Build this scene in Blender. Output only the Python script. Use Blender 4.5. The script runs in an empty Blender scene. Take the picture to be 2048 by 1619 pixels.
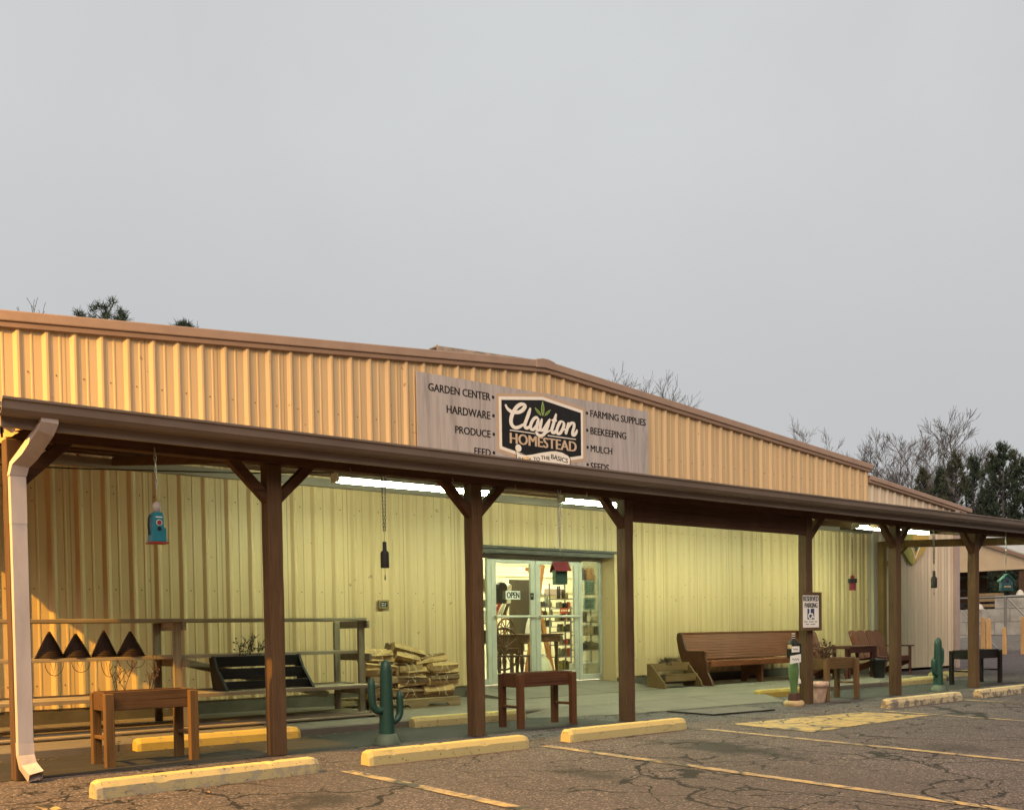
import bpy, bmesh, math, random
from mathutils import Vector, Matrix
random.seed(7)
S = bpy.context.scene
COL = S.collection
PI = math.pi

# ------------------------------------------------------------------ camera calibration
YAW, PITCH, ROLL, CYP, FPX = 0.688748733784827, -0.028501917133946838, -0.015948822219543506, 1319.740477495311, 2061.6440454878343
CAMH = 1.0571479608306678
DW = 12.414          # store front wall
DP = 8.225           # front faces of the porch posts
RIB0 = 3.1008
SL = 0.0155          # the lot falls away from the porch
LOTY = 7.9
_f = Vector((math.sin(YAW)*math.cos(PITCH), math.cos(YAW)*math.cos(PITCH), math.sin(PITCH)))
_r = Vector((math.cos(YAW), -math.sin(YAW), 0.0))
_u = _r.cross(_f)
_c, _s = math.cos(ROLL), math.sin(ROLL)
CR, CU, CF = _c*_r+_s*_u, -_s*_r+_c*_u, _f
def ray(px, py): return CF + CR*((px-1024)/FPX) + CU*((CYP-py)/FPX)
def W(px, py, D):                       # point of a facade-parallel plane y = D
    d = ray(px, py); t = D/d.y
    return Vector((d.x*t, D, CAMH+d.z*t))
def WX(px, py, X):                      # point of a plane x = X
    d = ray(px, py); t = X/d.x
    return Vector((X, d.y*t, CAMH+d.z*t))
def WR(px, py, R):                      # point at horizontal range R
    d = ray(px, py); t = R/math.hypot(d.x, d.y)
    return Vector((d.x*t, d.y*t, CAMH+d.z*t))
def lotz(y): return -SL*(LOTY-y) if y < LOTY else 0.0

# ------------------------------------------------------------------ tags and mesh helpers
ROOT = {}
def tag(o, label=None, cat=None, group=None, kind=None):
    if label: o['label'] = label
    if cat: o['category'] = cat
    if group: o['group'] = group
    if kind: o['kind'] = kind
    return o
def thing(name, loc, label, cat, group=None, rz=0.0):
    o = bpy.data.objects.new(name, None)
    o.empty_display_size = .1
    o.location = loc; o.rotation_euler = (0, 0, rz)
    COL.objects.link(o); ROOT[o.name] = Vector(loc)
    return tag(o, label, cat, group)
def copy_tree(o, parent=None):
    c = o.copy(); COL.objects.link(c)
    if parent: c.parent = parent
    for ch in list(o.children): copy_tree(ch, c)
    return c

class MB:
    def __init__(s): s.v = []; s.f = []; s.sm = []
    def add(s, vs, fs, smooth=False):
        b = len(s.v); s.v += [Vector(v) for v in vs]
        s.f += [tuple(b+i for i in f) for f in fs]; s.sm += [smooth]*len(fs)
        return s
    def box(s, x0, x1, y0, y1, z0, z1):
        return s.add([(x0,y0,z0),(x1,y0,z0),(x1,y1,z0),(x0,y1,z0),(x0,y0,z1),(x1,y0,z1),(x1,y1,z1),(x0,y1,z1)],
              [(0,3,2,1),(4,5,6,7),(0,1,5,4),(1,2,6,5),(2,3,7,6),(3,0,4,7)])
    def beam(s, a, b, w, h, up=(0,0,1)):
        a, b = Vector(a), Vector(b); d = (b-a).normalized(); up = Vector(up)
        x = d.cross(up)
        if x.length < 1e-4: x = d.cross(Vector((0,1,0)))
        x.normalize(); z = x.cross(d)
        vs = [p + x*(i*w/2) + z*(j*h/2) for p in (a,b) for i,j in ((-1,-1),(1,-1),(1,1),(-1,1))]
        return s.add(vs, [(3,2,1,0),(4,5,6,7),(0,1,5,4),(1,2,6,5),(2,3,7,6),(3,0,4,7)])
    def prism(s, poly, y0, y1):          # polygon in xz (counter-clockwise seen from -y), extruded along y
        n = len(poly)
        vs = [(x, y0, z) for x, z in poly]+[(x, y1, z) for x, z in poly]
        return s.add(vs, [tuple(range(n)), tuple(range(2*n-1, n-1, -1))]+[(i, i+n, (i+1)%n+n, (i+1)%n) for i in range(n)])
    def prismx(s, poly, x0, x1):         # polygon in yz extruded along x
        n = len(poly)
        vs = [(x0, y, z) for y, z in poly]+[(x1, y, z) for y, z in poly]
        return s.add(vs, [tuple(range(n-1, -1, -1)), tuple(range(n, 2*n))]+[(i, (i+1)%n, (i+1)%n+n, i+n) for i in range(n)])
    def prismz(s, poly, z0, z1):
        n = len(poly)
        vs = [(x, y, z0) for x, y in poly]+[(x, y, z1) for x, y in poly]
        return s.add(vs, [tuple(range(n-1, -1, -1)), tuple(range(n, 2*n))]+[(i, (i+1)%n, (i+1)%n+n, i+n) for i in range(n)])
    def tube(s, pts, rad, n=8, cap=True, ridge=0.0, smooth=True, squash=None):
        pts = [Vector(p) for p in pts]
        if not hasattr(rad, '__len__'): rad = [rad]*len(pts)
        vs = []; fs = []; ref = None
        for i, p in enumerate(pts):
            d = (pts[min(i+1,len(pts)-1)]-pts[max(i-1,0)])
            if d.length < 1e-9: d = Vector((0,0,1))
            d.normalize()
            if ref is None:
                ref = d.cross(Vector((0,1,0)) if abs(d.y) < .9 else Vector((1,0,0))).normalized()
            ref = (ref - d*ref.dot(d)).normalized(); bi = d.cross(ref)
            for k in range(n):
                a = 2*PI*k/n; r = rad[i]*(1-(ridge if k % 2 else 0))
                vs.append(p+ref*(math.cos(a)*r)+bi*(math.sin(a)*r))
        for i in range(len(pts)-1):
            for k in range(n):
                k2 = (k+1) % n
                fs.append((i*n+k, i*n+k2, (i+1)*n+k2, (i+1)*n+k))
        s.add(vs, fs, smooth)
        if cap:
            s.add([vs[k] for k in range(n)], [tuple(range(n-1,-1,-1))])
            m = (len(pts)-1)*n
            s.add([vs[m+k] for k in range(n)], [tuple(range(n))])
        return s
    def lathe(s, prof, c=(0,0,0), n=16, smooth=True, ridge=0.0):
        c = Vector(c); vs = []; fs = []
        for r, z in prof:
            for k in range(n):
                a = 2*PI*k/n; rr = r*(1-(ridge if k % 2 else 0))
                vs.append(c+Vector((math.cos(a)*rr, math.sin(a)*rr, z)))
        for i in range(len(prof)-1):
            for k in range(n):
                k2 = (k+1) % n
                fs.append((i*n+k, i*n+k2, (i+1)*n+k2, (i+1)*n+k))
        s.add(vs, fs, smooth)
        s.add(vs[:n], [tuple(range(n-1,-1,-1))]); s.add(vs[-n:], [tuple(range(n))])
        return s
    def build(s, name, mat, parent=None, bevel=0.0, seg=1, local=False):
        off = Vector((0,0,0))
        if parent is not None and not local:
            p = parent
            while p is not None:
                off += ROOT.get(p.name, Vector((0,0,0))); p = p.parent
        me = bpy.data.meshes.new(name)
        me.from_pydata([v-off for v in s.v], [], s.f)
        me.polygons.foreach_set('use_smooth', s.sm)
        me.materials.append(mat); me.update()
        o = bpy.data.objects.new(name, me); COL.objects.link(o)
        if parent is not None: o.parent = parent
        if bevel:
            m = o.modifiers.new('bevel', 'BEVEL'); m.width = bevel; m.segments = seg; m.limit_method = 'ANGLE'; m.angle_limit = .7
        return o

# ------------------------------------------------------------------ materials
def nt(name):
    m = bpy.data.materials.new(name); m.use_nodes = True
    t = m.node_tree; b = t.nodes['Principled BSDF']
    return m, t, b
def lk(t, a, b): t.links.new(a, b)
def noise(t, vec, scale, detail=5, rough=.6, dist=0.0):
    n = t.nodes.new('ShaderNodeTexNoise'); n.inputs['Scale'].default_value = scale
    n.inputs['Detail'].default_value = detail; n.inputs['Roughness'].default_value = rough; n.inputs['Distortion'].default_value = dist
    if vec: lk(t, vec, n.inputs['Vector'])
    return n.outputs['Fac']
def ramp(t, fac, stops):
    r = t.nodes.new('ShaderNodeValToRGB'); e = r.color_ramp.elements
    while len(e) < len(stops): e.new(.5)
    for el, (p, c) in zip(e, stops):
        el.position = p; el.color = (c if hasattr(c, '__len__') else (c,c,c))[:3]+(1,) if hasattr(c,'__len__') else (c,c,c,1)
    lk(t, fac, r.inputs['Fac'])
    return r.outputs['Color']
def mix(t, fac, a, b, mode='MIX'):
    m = t.nodes.new('ShaderNodeMix'); m.data_type = 'RGBA'; m.blend_type = mode
    if hasattr(fac, 'links') or hasattr(fac, 'is_linked'): lk(t, fac, m.inputs[0])
    else: m.inputs[0].default_value = fac
    for v, k in ((a,6),(b,7)):
        if hasattr(v, 'is_linked'): lk(t, v, m.inputs[k])
        else: m.inputs[k].default_value = tuple(v)+(1,)
    return m.outputs[2]
def mth(t, op, a, b=0.0, c=None, clamp=False):
    m = t.nodes.new('ShaderNodeMath'); m.operation = op; m.use_clamp = clamp
    for i, v in enumerate((a,b) if c is None else (a,b,c)):
        if hasattr(v, 'is_linked'): lk(t, v, m.inputs[i])
        else: m.inputs[i].default_value = v
    return m.outputs[0]
def objco(t, stretch=(1,1,1), rnd=False, world=False):
    if world: co = t.nodes.new('ShaderNodeNewGeometry').outputs['Position']
    else: co = t.nodes.new('ShaderNodeTexCoord').outputs['Object']
    if rnd:
        oi = t.nodes.new('ShaderNodeObjectInfo')
        ad = t.nodes.new('ShaderNodeVectorMath'); ad.operation = 'MULTIPLY_ADD'
        cb = t.nodes.new('ShaderNodeCombineXYZ')
        for k in range(3): lk(t, mth(t, 'MULTIPLY', oi.outputs['Random'], 31.0+k*17), cb.inputs[k])
        a2 = t.nodes.new('ShaderNodeVectorMath'); a2.operation = 'ADD'
        lk(t, co, a2.inputs[0]); lk(t, cb.outputs[0], a2.inputs[1]); co = a2.outputs[0]
    mp = t.nodes.new('ShaderNodeMapping'); mp.inputs['Scale'].default_value = stretch
    lk(t, co, mp.inputs['Vector'])
    return mp.outputs['Vector']
def bump(t, b, h, strength, dist=.01):
    n = t.nodes.new('ShaderNodeBump'); n.inputs['Strength'].default_value = strength; n.inputs['Distance'].default_value = dist
    lk(t, h, n.inputs['Height']); lk(t, n.outputs['Normal'], b.inputs['Normal'])
def plain(name, col, rough=.6, var=.15, scale=6, stretch=(1,1,1), bmp=.15, bscale=None, metal=0.0, spec=.4, rnd=True, dist=.004):
    m, t, b = nt(name)
    v = objco(t, stretch, rnd)
    n = noise(t, v, scale)
    lo = tuple(c*(1-var) for c in col); hi = tuple(min(1, c*(1+var)) for c in col)
    lk(t, ramp(t, n, [(.3, lo), (.7, hi)]), b.inputs['Base Color'])
    b.inputs['Roughness'].default_value = rough; b.inputs['Metallic'].default_value = metal
    b.inputs['Specular IOR Level'].default_value = spec
    if bmp:
        bump(t, b, noise(t, v, bscale or scale*5, 4), bmp, dist)
    return m
def wood(name, col, axis='z', rough=.75, var=.35, fine=26, knots=True):
    var = min(.6, var*1.35)
    st = {'x': (.8, 20, 20), 'y': (20, .8, 20), 'z': (20, 20, .8)}[axis]
    m, t, b = nt(name)
    v = objco(t, st, True)
    n1 = noise(t, v, 1.6, 6, .65, .6); n2 = noise(t, v, fine/4, 4, .7)
    f = mth(t, 'ADD', mth(t, 'MULTIPLY', n1, .65), mth(t, 'MULTIPLY', n2, .35))
    c = ramp(t, f, [(.28, tuple(k*(1-var)*.8 for k in col)), (.5, col), (.72, tuple(min(1, k*(1+var)) for k in col))])
    ck = noise(t, objco(t, tuple(k*2.2 if k > 1 else k*.6 for k in st), True), 1.0, 3, .5)
    c = mix(t, mth(t, 'MULTIPLY', ramp(t, ck, [(.655,0.0),(.69,1.0)]), .75), c, tuple(k*.18 for k in col))
    bl = noise(t, objco(t, (1,1,1), True), 2.6, 4, .6)
    c = mix(t, ramp(t, bl, [(.45,0.0),(.75,.5)]), c, tuple(min(1, k*1.35+.012) for k in col))
    oi = t.nodes.new('ShaderNodeObjectInfo')
    hs = t.nodes.new('ShaderNodeHueSaturation'); lk(t, c, hs.inputs['Color'])
    lk(t, mth(t, 'MULTIPLY_ADD', oi.outputs['Random'], .3, .85), hs.inputs['Value'])
    lk(t, hs.outputs['Color'], b.inputs['Base Color'])
    b.inputs['Roughness'].default_value = rough; b.inputs['Specular IOR Level'].default_value = .25
    bump(t, b, f, .5, .006)
    return m
def emit(name, col, strength):
    m, t, b = nt(name)
    b.inputs['Base Color'].default_value = (.8,.8,.8,1)
    b.inputs['Emission Color'].default_value = tuple(col)+(1,); b.inputs['Emission Strength'].default_value = strength
    return m

M = {}
def wall_mat(name, col):
    m, t, b = nt(name)
    v = objco(t, (1,1,1), False, True)
    big = noise(t, v, .55, 4); st = noise(t, objco(t, (6,6,.35), False, True), 1.0, 5); fine = noise(t, v, 45, 3)
    c = mix(t, ramp(t, big, [(.35,0.0),(.7,.5)]), col, tuple(k*.86 for k in col))
    c = mix(t, mth(t,'MULTIPLY', ramp(t, st, [(.48,0.0),(.72,1.0)]), .42), c, (col[0]*.62, col[1]*.58, col[2]*.5))
    sx = t.nodes.new('ShaderNodeSeparateXYZ'); lk(t, v, sx.inputs[0])
    wn = t.nodes.new('ShaderNodeTexWhiteNoise'); wn.noise_dimensions = '1D'; lk(t, mth(t, 'FLOOR', mth(t, 'MULTIPLY', sx.outputs['X'], 1.0936)), wn.inputs['W'])
    c = mix(t, mth(t, 'MULTIPLY', wn.outputs['Value'], .22), c, tuple(k*.72 for k in col))
    lap = mth(t, 'FRACT', mth(t, 'MULTIPLY', sx.outputs['X'], 1.0936))
    c = mix(t, mth(t, 'MULTIPLY', ramp(t, lap, [(0.0,1.0),(.012,1.0),(.02,0.0)]), .6), c, tuple(k*.35 for k in col))
    # dust splash on the lowest part and little rust specks / mud-dauber spots
    sp = noise(t, v, 9.0, 2, .5)
    c = mix(t, mth(t,'MULTIPLY', ramp(t, sp, [(.735,0.0),(.76,1.0)]), .55), c, (.16,.10,.06))
    c = mix(t, mth(t,'MULTIPLY', fine, .10), c, (.30,.26,.2))
    lk(t, c, b.inputs['Base Color'])
    b.inputs['Roughness'].default_value = .45; b.inputs['Specular IOR Level'].default_value = .35
    bump(t, b, noise(t, v, 3.0, 3), .12, .02)
    return m
M['wall'] = wall_mat('cream_metal_siding', (.66,.47,.26))
M['annex'] = wall_mat('pale_metal_siding', (.66,.545,.41))
M['trim'] = plain('tan_trim', (.35,.24,.18), .5, .10, 3, bmp=.05)
M['trim_dark'] = plain('tan_trim_lower', (.28,.18,.125), .5, .10, 3, bmp=.05)
M['gutter'] = plain('taupe_gutter', (.225,.18,.15), .38, .15, 4, (.4,1,1), bmp=.06)
M['fascia'] = plain('taupe_fascia', (.255,.208,.172), .5, .14, 4, (.4,1,1), bmp=.06)
M['downspout'] = plain('pale_downspout', (.54,.46,.42), .5, .16, 5, (1,1,.3), bmp=.15, bscale=9)
M['post'] = wood('brown_stained_post', (.102,.057,.027), 'z')
M['beam'] = wood('brown_stained_beam', (.085,.040,.019), 'x')
M['beamy'] = wood('brown_stained_rafter', (.075,.04,.02), 'y')
M['roof'] = plain('galvanised_roofing', (.20,.18,.15), .5, .2, 2, (1,1,1), metal=.3, bmp=.05)
M['roofbrown'] = plain('brown_roofing', (.33,.24,.19), .5, .15, 2, bmp=.05)
M['grey_wood'] = wood('weathered_grey_wood', (.28,.225,.155), 'x', .85, .3)
M['grey_wood_z'] = wood('weathered_grey_post', (.25,.20,.14), 'z', .85, .3)
M['grey_wood_y'] = wood('weathered_grey_crossrail', (.24,.19,.135), 'y', .85, .3)
M['red_wood'] = wood('red_brown_bench_wood', (.145,.042,.015), 'x', .5, .10)
M['red_wood_z'] = wood('red_brown_panel_wood', (.085,.030,.014), 'z', .5, .15)
M['maroon'] = wood('maroon_chair_wood', (.10,.034,.021), 'z', .6, .2)
M['maroon_x'] = wood('maroon_chair_slat', (.085,.028,.018), 'x', .6, .2)
M['planter'] = wood('orange_brown_planter', (.14,.075,.026), 'z', .7, .3)
M['planter_x'] = wood('orange_brown_trough', (.115,.058,.022), 'x', .7, .3)
M['planter2'] = wood('dark_red_planter', (.105,.042,.018), 'z', .7, .3)
M['planter2_x'] = wood('dark_red_trough', (.095,.038,.017), 'x', .7, .3)
M['tan_wood'] = wood('tan_planter_leg', (.135,.075,.03), 'z', .75, .3)
M['tan_wood_x'] = wood('tan_planter_board', (.135,.078,.03), 'x', .75, .3)
M['black_wood'] = wood('black_painted_wood', (.011,.009,.008), 'x', .6, .3)
M['pallet'] = wood('pallet_wood', (.24,.165,.085), 'x', .85, .3)
M['dark_soil'] = plain('potting_soil', (.035,.022,.014), .95, .5, 30, bmp=.8, dist=.02)
M['twig'] = plain('dry_twig', (.075,.045,.028), .9, .3, 20, bmp=0)
M['leaf'] = plain('dull_green_leaf', (.055,.075,.03), .7, .3, 20, bmp=0)
M['redleaf'] = plain('rust_dry_leaf', (.11,.055,.03), .8, .35, 20, bmp=0)
M['redflower'] = plain('rust_red_flower', (.28,.055,.03), .7, .3, 20, bmp=0)
M['cactus'] = plain('dark_green_cactus', (.020,.068,.047), .42, .2, 4, bmp=.1, spec=.5)
M['cactus_base'] = plain('sage_cactus_base', (.095,.125,.082), .6, .2, 6, bmp=.15)
M['chain'] = plain('galvanised_chain', (.42,.40,.34), .35, .2, 30, metal=.8, bmp=0)
M['dark_chain'] = plain('dark_chain', (.10,.09,.07), .45, .2, 30, metal=.7, bmp=0)
M['rust'] = plain('rust_black_iron', (.016,.012,.010), .6, .4, 15, bmp=.2)
M['blue'] = plain('teal_blue_paint', (.015,.16,.22), .45, .12, 8, bmp=.1)
M['teal'] = plain('sea_green_paint', (.022,.12,.10), .5, .2, 8, bmp=.1)
M['tealblue'] = plain('deep_teal_paint', (.014,.06,.085), .5, .2, 8, bmp=.1)
M['red'] = plain('red_paint', (.33,.03,.022), .5, .15, 8, bmp=.1)
M['wine'] = plain('wine_red_paint', (.22,.025,.035), .5, .15, 8, bmp=.1)
M['roofred'] = plain('brick_red_shingle', (.22,.05,.045), .7, .2, 14, bmp=.2)
M['green'] = plain('bottle_green_paint', (.035,.10,.06), .5, .15, 8, bmp=.1)
M['vasegreen'] = plain('mossy_green_glaze', (.085,.16,.055), .35, .3, 9, bmp=.1, spec=.6)
M['white'] = plain('off_white_paint', (.72,.70,.64), .5, .06, 8, bmp=.05)
M['card'] = plain('white_card', (.78,.76,.72), .7, .05, 8, bmp=0)
M['black'] = plain('black_paint', (.010,.009,.009), .5, .3, 8, bmp=.05)
M['ink'] = plain('black_ink', (.018,.014,.013), .7, .15, 8, bmp=0)
M['greyink'] = plain('grey_ink', (.22,.21,.19), .7, .15, 8, bmp=0)
M['bluesign'] = plain('navy_blue_print', (.035,.05,.13), .6, .1, 8, bmp=0)
M['cream'] = plain('cream_vinyl', (.84,.78,.71), .6, .05, 6, bmp=0)
M['tan_vinyl'] = plain('tan_vinyl', (.50,.36,.25), .6, .06, 6, bmp=0)
M['peach'] = plain('tan_letter_vinyl', (.58,.43,.31), .6, .06, 6, bmp=0)
M['leafgreen'] = plain('leaf_green_vinyl', (.13,.24,.03), .6, .25, 20, bmp=0)
M['palegreen'] = plain('pale_green_vinyl', (.36,.46,.17), .6, .1, 20, bmp=0)
M['terracotta'] = plain('peeling_terracotta', (.52,.36,.27), .8, .45, 9, (1,1,.5), bmp=.4, dist=.01)
M['stone'] = plain('tan_stone', (.46,.33,.17), .85, .25, 10, bmp=.5, dist=.02)
M['brown_collar'] = plain('dark_brown_collar', (.075,.03,.02), .6, .3, 8, bmp=.2)
M['log'] = wood('split_firewood', (.40,.26,.115), 'x', .85, .55, 30)
M['bark_log'] = wood('bark_faced_firewood', (.20,.125,.065), 'x', .9, .5, 30)
M['litter'] = plain('dry_leaf_litter', (.20,.13,.07), .9, .6, 3, bmp=0, rnd=False)
M['twine'] = plain('pale_twine', (.68,.56,.36), .9, .1, 30, bmp=0)
M['wicker'] = plain('dark_wicker', (.034,.016,.009), .7, .4, 40, (1,1,4), bmp=.5, dist=.006)
M['wire'] = plain('black_wire', (.02,.017,.014), .5, .2, 10, bmp=0)
M['alu'] = plain('grey_green_aluminium', (.50,.48,.42), .38, .08, 5, metal=.1, bmp=.02)
M['alu_dark'] = plain('dark_door_header', (.06,.05,.042), .5, .2, 5, bmp=.05)
M['housing'] = plain('white_lamp_housing', (.6,.6,.55), .5, .1, 6, bmp=0)
M['mat'] = plain('grey_rubber_mat', (.115,.095,.085), .9, .2, 60, bmp=.4)
M['matedge'] = plain('black_rubber_edge', (.02,.017,.015), .8, .2, 30, bmp=.2)
M['interior'] = plain('cream_interior_panel', (.72,.66,.48), .7, .06, 3, bmp=.05)
M['floor_in'] = plain('pale_shop_floor', (.55,.50,.38), .45, .1, 3, bmp=.02)
M['brown_in'] = wood('dark_brown_furniture', (.085,.045,.026), 'x', .5, .25)
M['orange_in'] = wood('orange_pine_post', (.42,.20,.07), 'z', .6, .2)
M['slate_in'] = plain('grey_brown_board', (.085,.075,.055), .7, .15, 2, bmp=.05)
M['block'] = plain('concrete_block', (.36,.34,.30), .9, .28, 2.2, bmp=.5, bscale=14, dist=.03)
M['shedwall'] = plain('peach_shed_siding', (.58,.44,.28), .6, .08, 2, bmp=.05)
M['steel'] = plain('grey_pipe', (.25,.24,.22), .45, .15, 8, metal=.5, bmp=0)
M['pine_post'] = wood('orange_pine_stake', (.52,.31,.13), 'z', .7, .2)
M['gravel'] = plain('grey_gravel', (.17,.16,.15), .95, .45, 22, bmp=1.0, bscale=40, dist=.06)
M['rock'] = plain('pale_rock', (.55,.52,.46), .9, .2, 6, bmp=.6, dist=.05)
M['bark'] = plain('grey_bark', (.095,.085,.08), .9, .3, 3, (1,1,.3), bmp=.3)
M['needle'] = plain('dark_pine_needles', (.040,.060,.034), .8, .5, 1.2, bmp=0)
M['needle2'] = plain('olive_pine_needles', (.068,.072,.042), .8, .45, 1.2, bmp=0)
M['thicket'] = plain('brown_thicket', (.125,.10,.085), .9, .6, .8, bmp=0)
M['vgreen'] = plain('olive_green_paint', (.30,.30,.07), .6, .15, 4, bmp=.1)
M['vgold'] = plain('gold_paint', (.52,.36,.09), .6, .15, 4, bmp=.1)
M['rear_post'] = wood('olive_brown_rear_post', (.17,.10,.04), 'z')

def asphalt():
    m, t, b = nt('asphalt')
    v = objco(t, (1,1,1), False, True)
    agg = t.nodes.new('ShaderNodeTexVoronoi'); agg.inputs['Scale'].default_value = 85; lk(t, v, agg.inputs['Vector'])
    g = t.nodes.new('ShaderNodeSeparateColor'); lk(t, agg.outputs['Color'], g.inputs[0])
    c = ramp(t, g.outputs[0], [(0,(.027,.0225,.0235)),(.45,(.068,.056,.057)),(.85,(.136,.111,.110)),(1,(.33,.27,.26))])
    big = noise(t, v, .35, 6); mid = noise(t, v, 2.2, 6, .7)
    c = mix(t, ramp(t, big, [(.35,0.0),(.68,.55)]), c, (.045,.037,.037))
    c = mix(t, mth(t,'MULTIPLY', ramp(t, mid, [(.45,0.0),(.75,1.0)]), .45), c, (.092,.073,.069))
    # oil stains with a shape of their own
    st = noise(t, objco(t, (1,.8,1), False, True), 1.1, 8, .7, .5)
    c = mix(t, mth(t,'MULTIPLY', ramp(t, st, [(.63,0.0),(.70,1.0)]), .7), c, (.022,.018,.016))
    for (x, y, rx, ry, th) in ((7.38,5.95,.52,1.0,1.0),(5.42,5.72,.25,.5,.8),(3.3,6.0,.5,.35,.85),(8.9,4.6,.4,.5,.6)):
        mp = t.nodes.new('ShaderNodeMapping'); mp.vector_type = 'POINT'
        mp.inputs['Location'].default_value = (-x/rx, -y/ry, 0); mp.inputs['Scale'].default_value = (1/rx, 1/ry, 0)
        lk(t, t.nodes.new('ShaderNodeNewGeometry').outputs['Position'], mp.inputs['Vector'])
        ln = t.nodes.new('ShaderNodeVectorMath'); ln.operation = 'LENGTH'; lk(t, mp.outputs[0], ln.inputs[0])
        e = mth(t, 'ADD', ln.outputs['Value'], mth(t, 'MULTIPLY_ADD', noise(t, v, 3.2, 8, .75), 2.6, -1.3))
        c = mix(t, mth(t,'MULTIPLY', ramp(t, e, [(.35,1.0),(.95,0.0)]), th*.9), c, (.018,.015,.014))
    # cracks
    wp = t.nodes.new('ShaderNodeVectorMath'); wp.operation = 'MULTIPLY_ADD'
    nn = t.nodes.new('ShaderNodeTexNoise'); nn.inputs['Scale'].default_value = 1.7; nn.inputs['Detail'].default_value = 7; lk(t, v, nn.inputs['Vector'])
    lk(t, nn.outputs['Color'], wp.inputs[0]); wp.inputs[1].default_value = (.9,.9,0); lk(t, v, wp.inputs[2])
    hs = []
    for sc, w in ((.62,.0115),(1.5,.0075)):
        vo = t.nodes.new('ShaderNodeTexVoronoi'); vo.feature = 'DISTANCE_TO_EDGE'; vo.inputs['Scale'].default_value = sc
        lk(t, wp.outputs[0], vo.inputs['Vector'])
        ww = mth(t, 'MULTIPLY', noise(t, v, 1.3, 3), w*2.4*sc)
        k = mth(t, 'SUBTRACT', 1.0, mth(t, 'DIVIDE', vo.outputs['Distance'], ww), clamp=True)
        msk = ramp(t, noise(t, v, .45 if sc < 1 else .6, 2), [(.44,0.0),(.5,1.0)]) if sc > 1 else ramp(t, noise(t, v, .5, 2), [(.33,0.0),(.42,1.0)])
        k = mth(t, 'MULTIPLY', k, msk)
        hs.append(k)
    k = mth(t, 'MAXIMUM', hs[0], hs[1])
    ks = ramp(t, k, [(0.0,0.0),(.35,1.0)])
    c = mix(t, mth(t,'MULTIPLY', ks, .95), c, (.009,.007,.006))
    lk(t, c, b.inputs['Base Color'])
    b.inputs['Roughness'].default_value = .85; b.inputs['Specular IOR Level'].default_value = .3
    h = mth(t, 'SUBTRACT', mth(t,'MULTIPLY', g.outputs[1], .25), mth(t,'MULTIPLY', ks, 2.0))
    bump(t, b, h, .55, .008)
    return m, ks
M['asphalt'], _ = asphalt()
M['strip'] = plain('dark_strip_asphalt', (.026,.023,.020), .85, .35, 2.5, bmp=.5, bscale=90, rnd=False)  # darker asphalt tone for the ground strip along the porch
def concrete():
    m, t, b = nt('walk_concrete')
    v = objco(t, (1,1,1), False, True)
    n1 = noise(t, v, .9, 6, .65); n2 = noise(t, objco(t,(.6,3,1),False,True), 1.2, 6, .7); n3 = noise(t, v, 60, 3)
    c = ramp(t, n1, [(.3,(.108,.090,.070)),(.7,(.178,.150,.120))])
    c = mix(t, mth(t,'MULTIPLY', ramp(t, n2, [(.5,0.0),(.72,1.0)]), .5), c, (.06,.05,.038))
    c = mix(t, mth(t,'MULTIPLY', n3, .2), c, (.15,.13,.1))
    sx = t.nodes.new('ShaderNodeSeparateXYZ'); lk(t, v, sx.inputs[0])
    jn = mth(t, 'FRACT', mth(t, 'MULTIPLY', mth(t, 'ADD', sx.outputs['X'], mth(t, 'MULTIPLY', noise(t, v, 3, 2), .03)), .62))
    c = mix(t, mth(t,'MULTIPLY', ramp(t, jn, [(0.0,1.0),(.009,1.0),(.014,0.0)]), .85), c, (.03,.026,.02))
    ck = noise(t, v, 2.4, 7, .75, 1.5)
    c = mix(t, mth(t,'MULTIPLY', ramp(t, ck, [(.64,0.0),(.70,1.0)]), .5), c, (.05,.042,.033))
    lk(t, c, b.inputs['Base Color']); b.inputs['Roughness'].default_value = .8
    bump(t, b, n3, .25, .004)
    return m
M['concrete'] = concrete()
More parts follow.
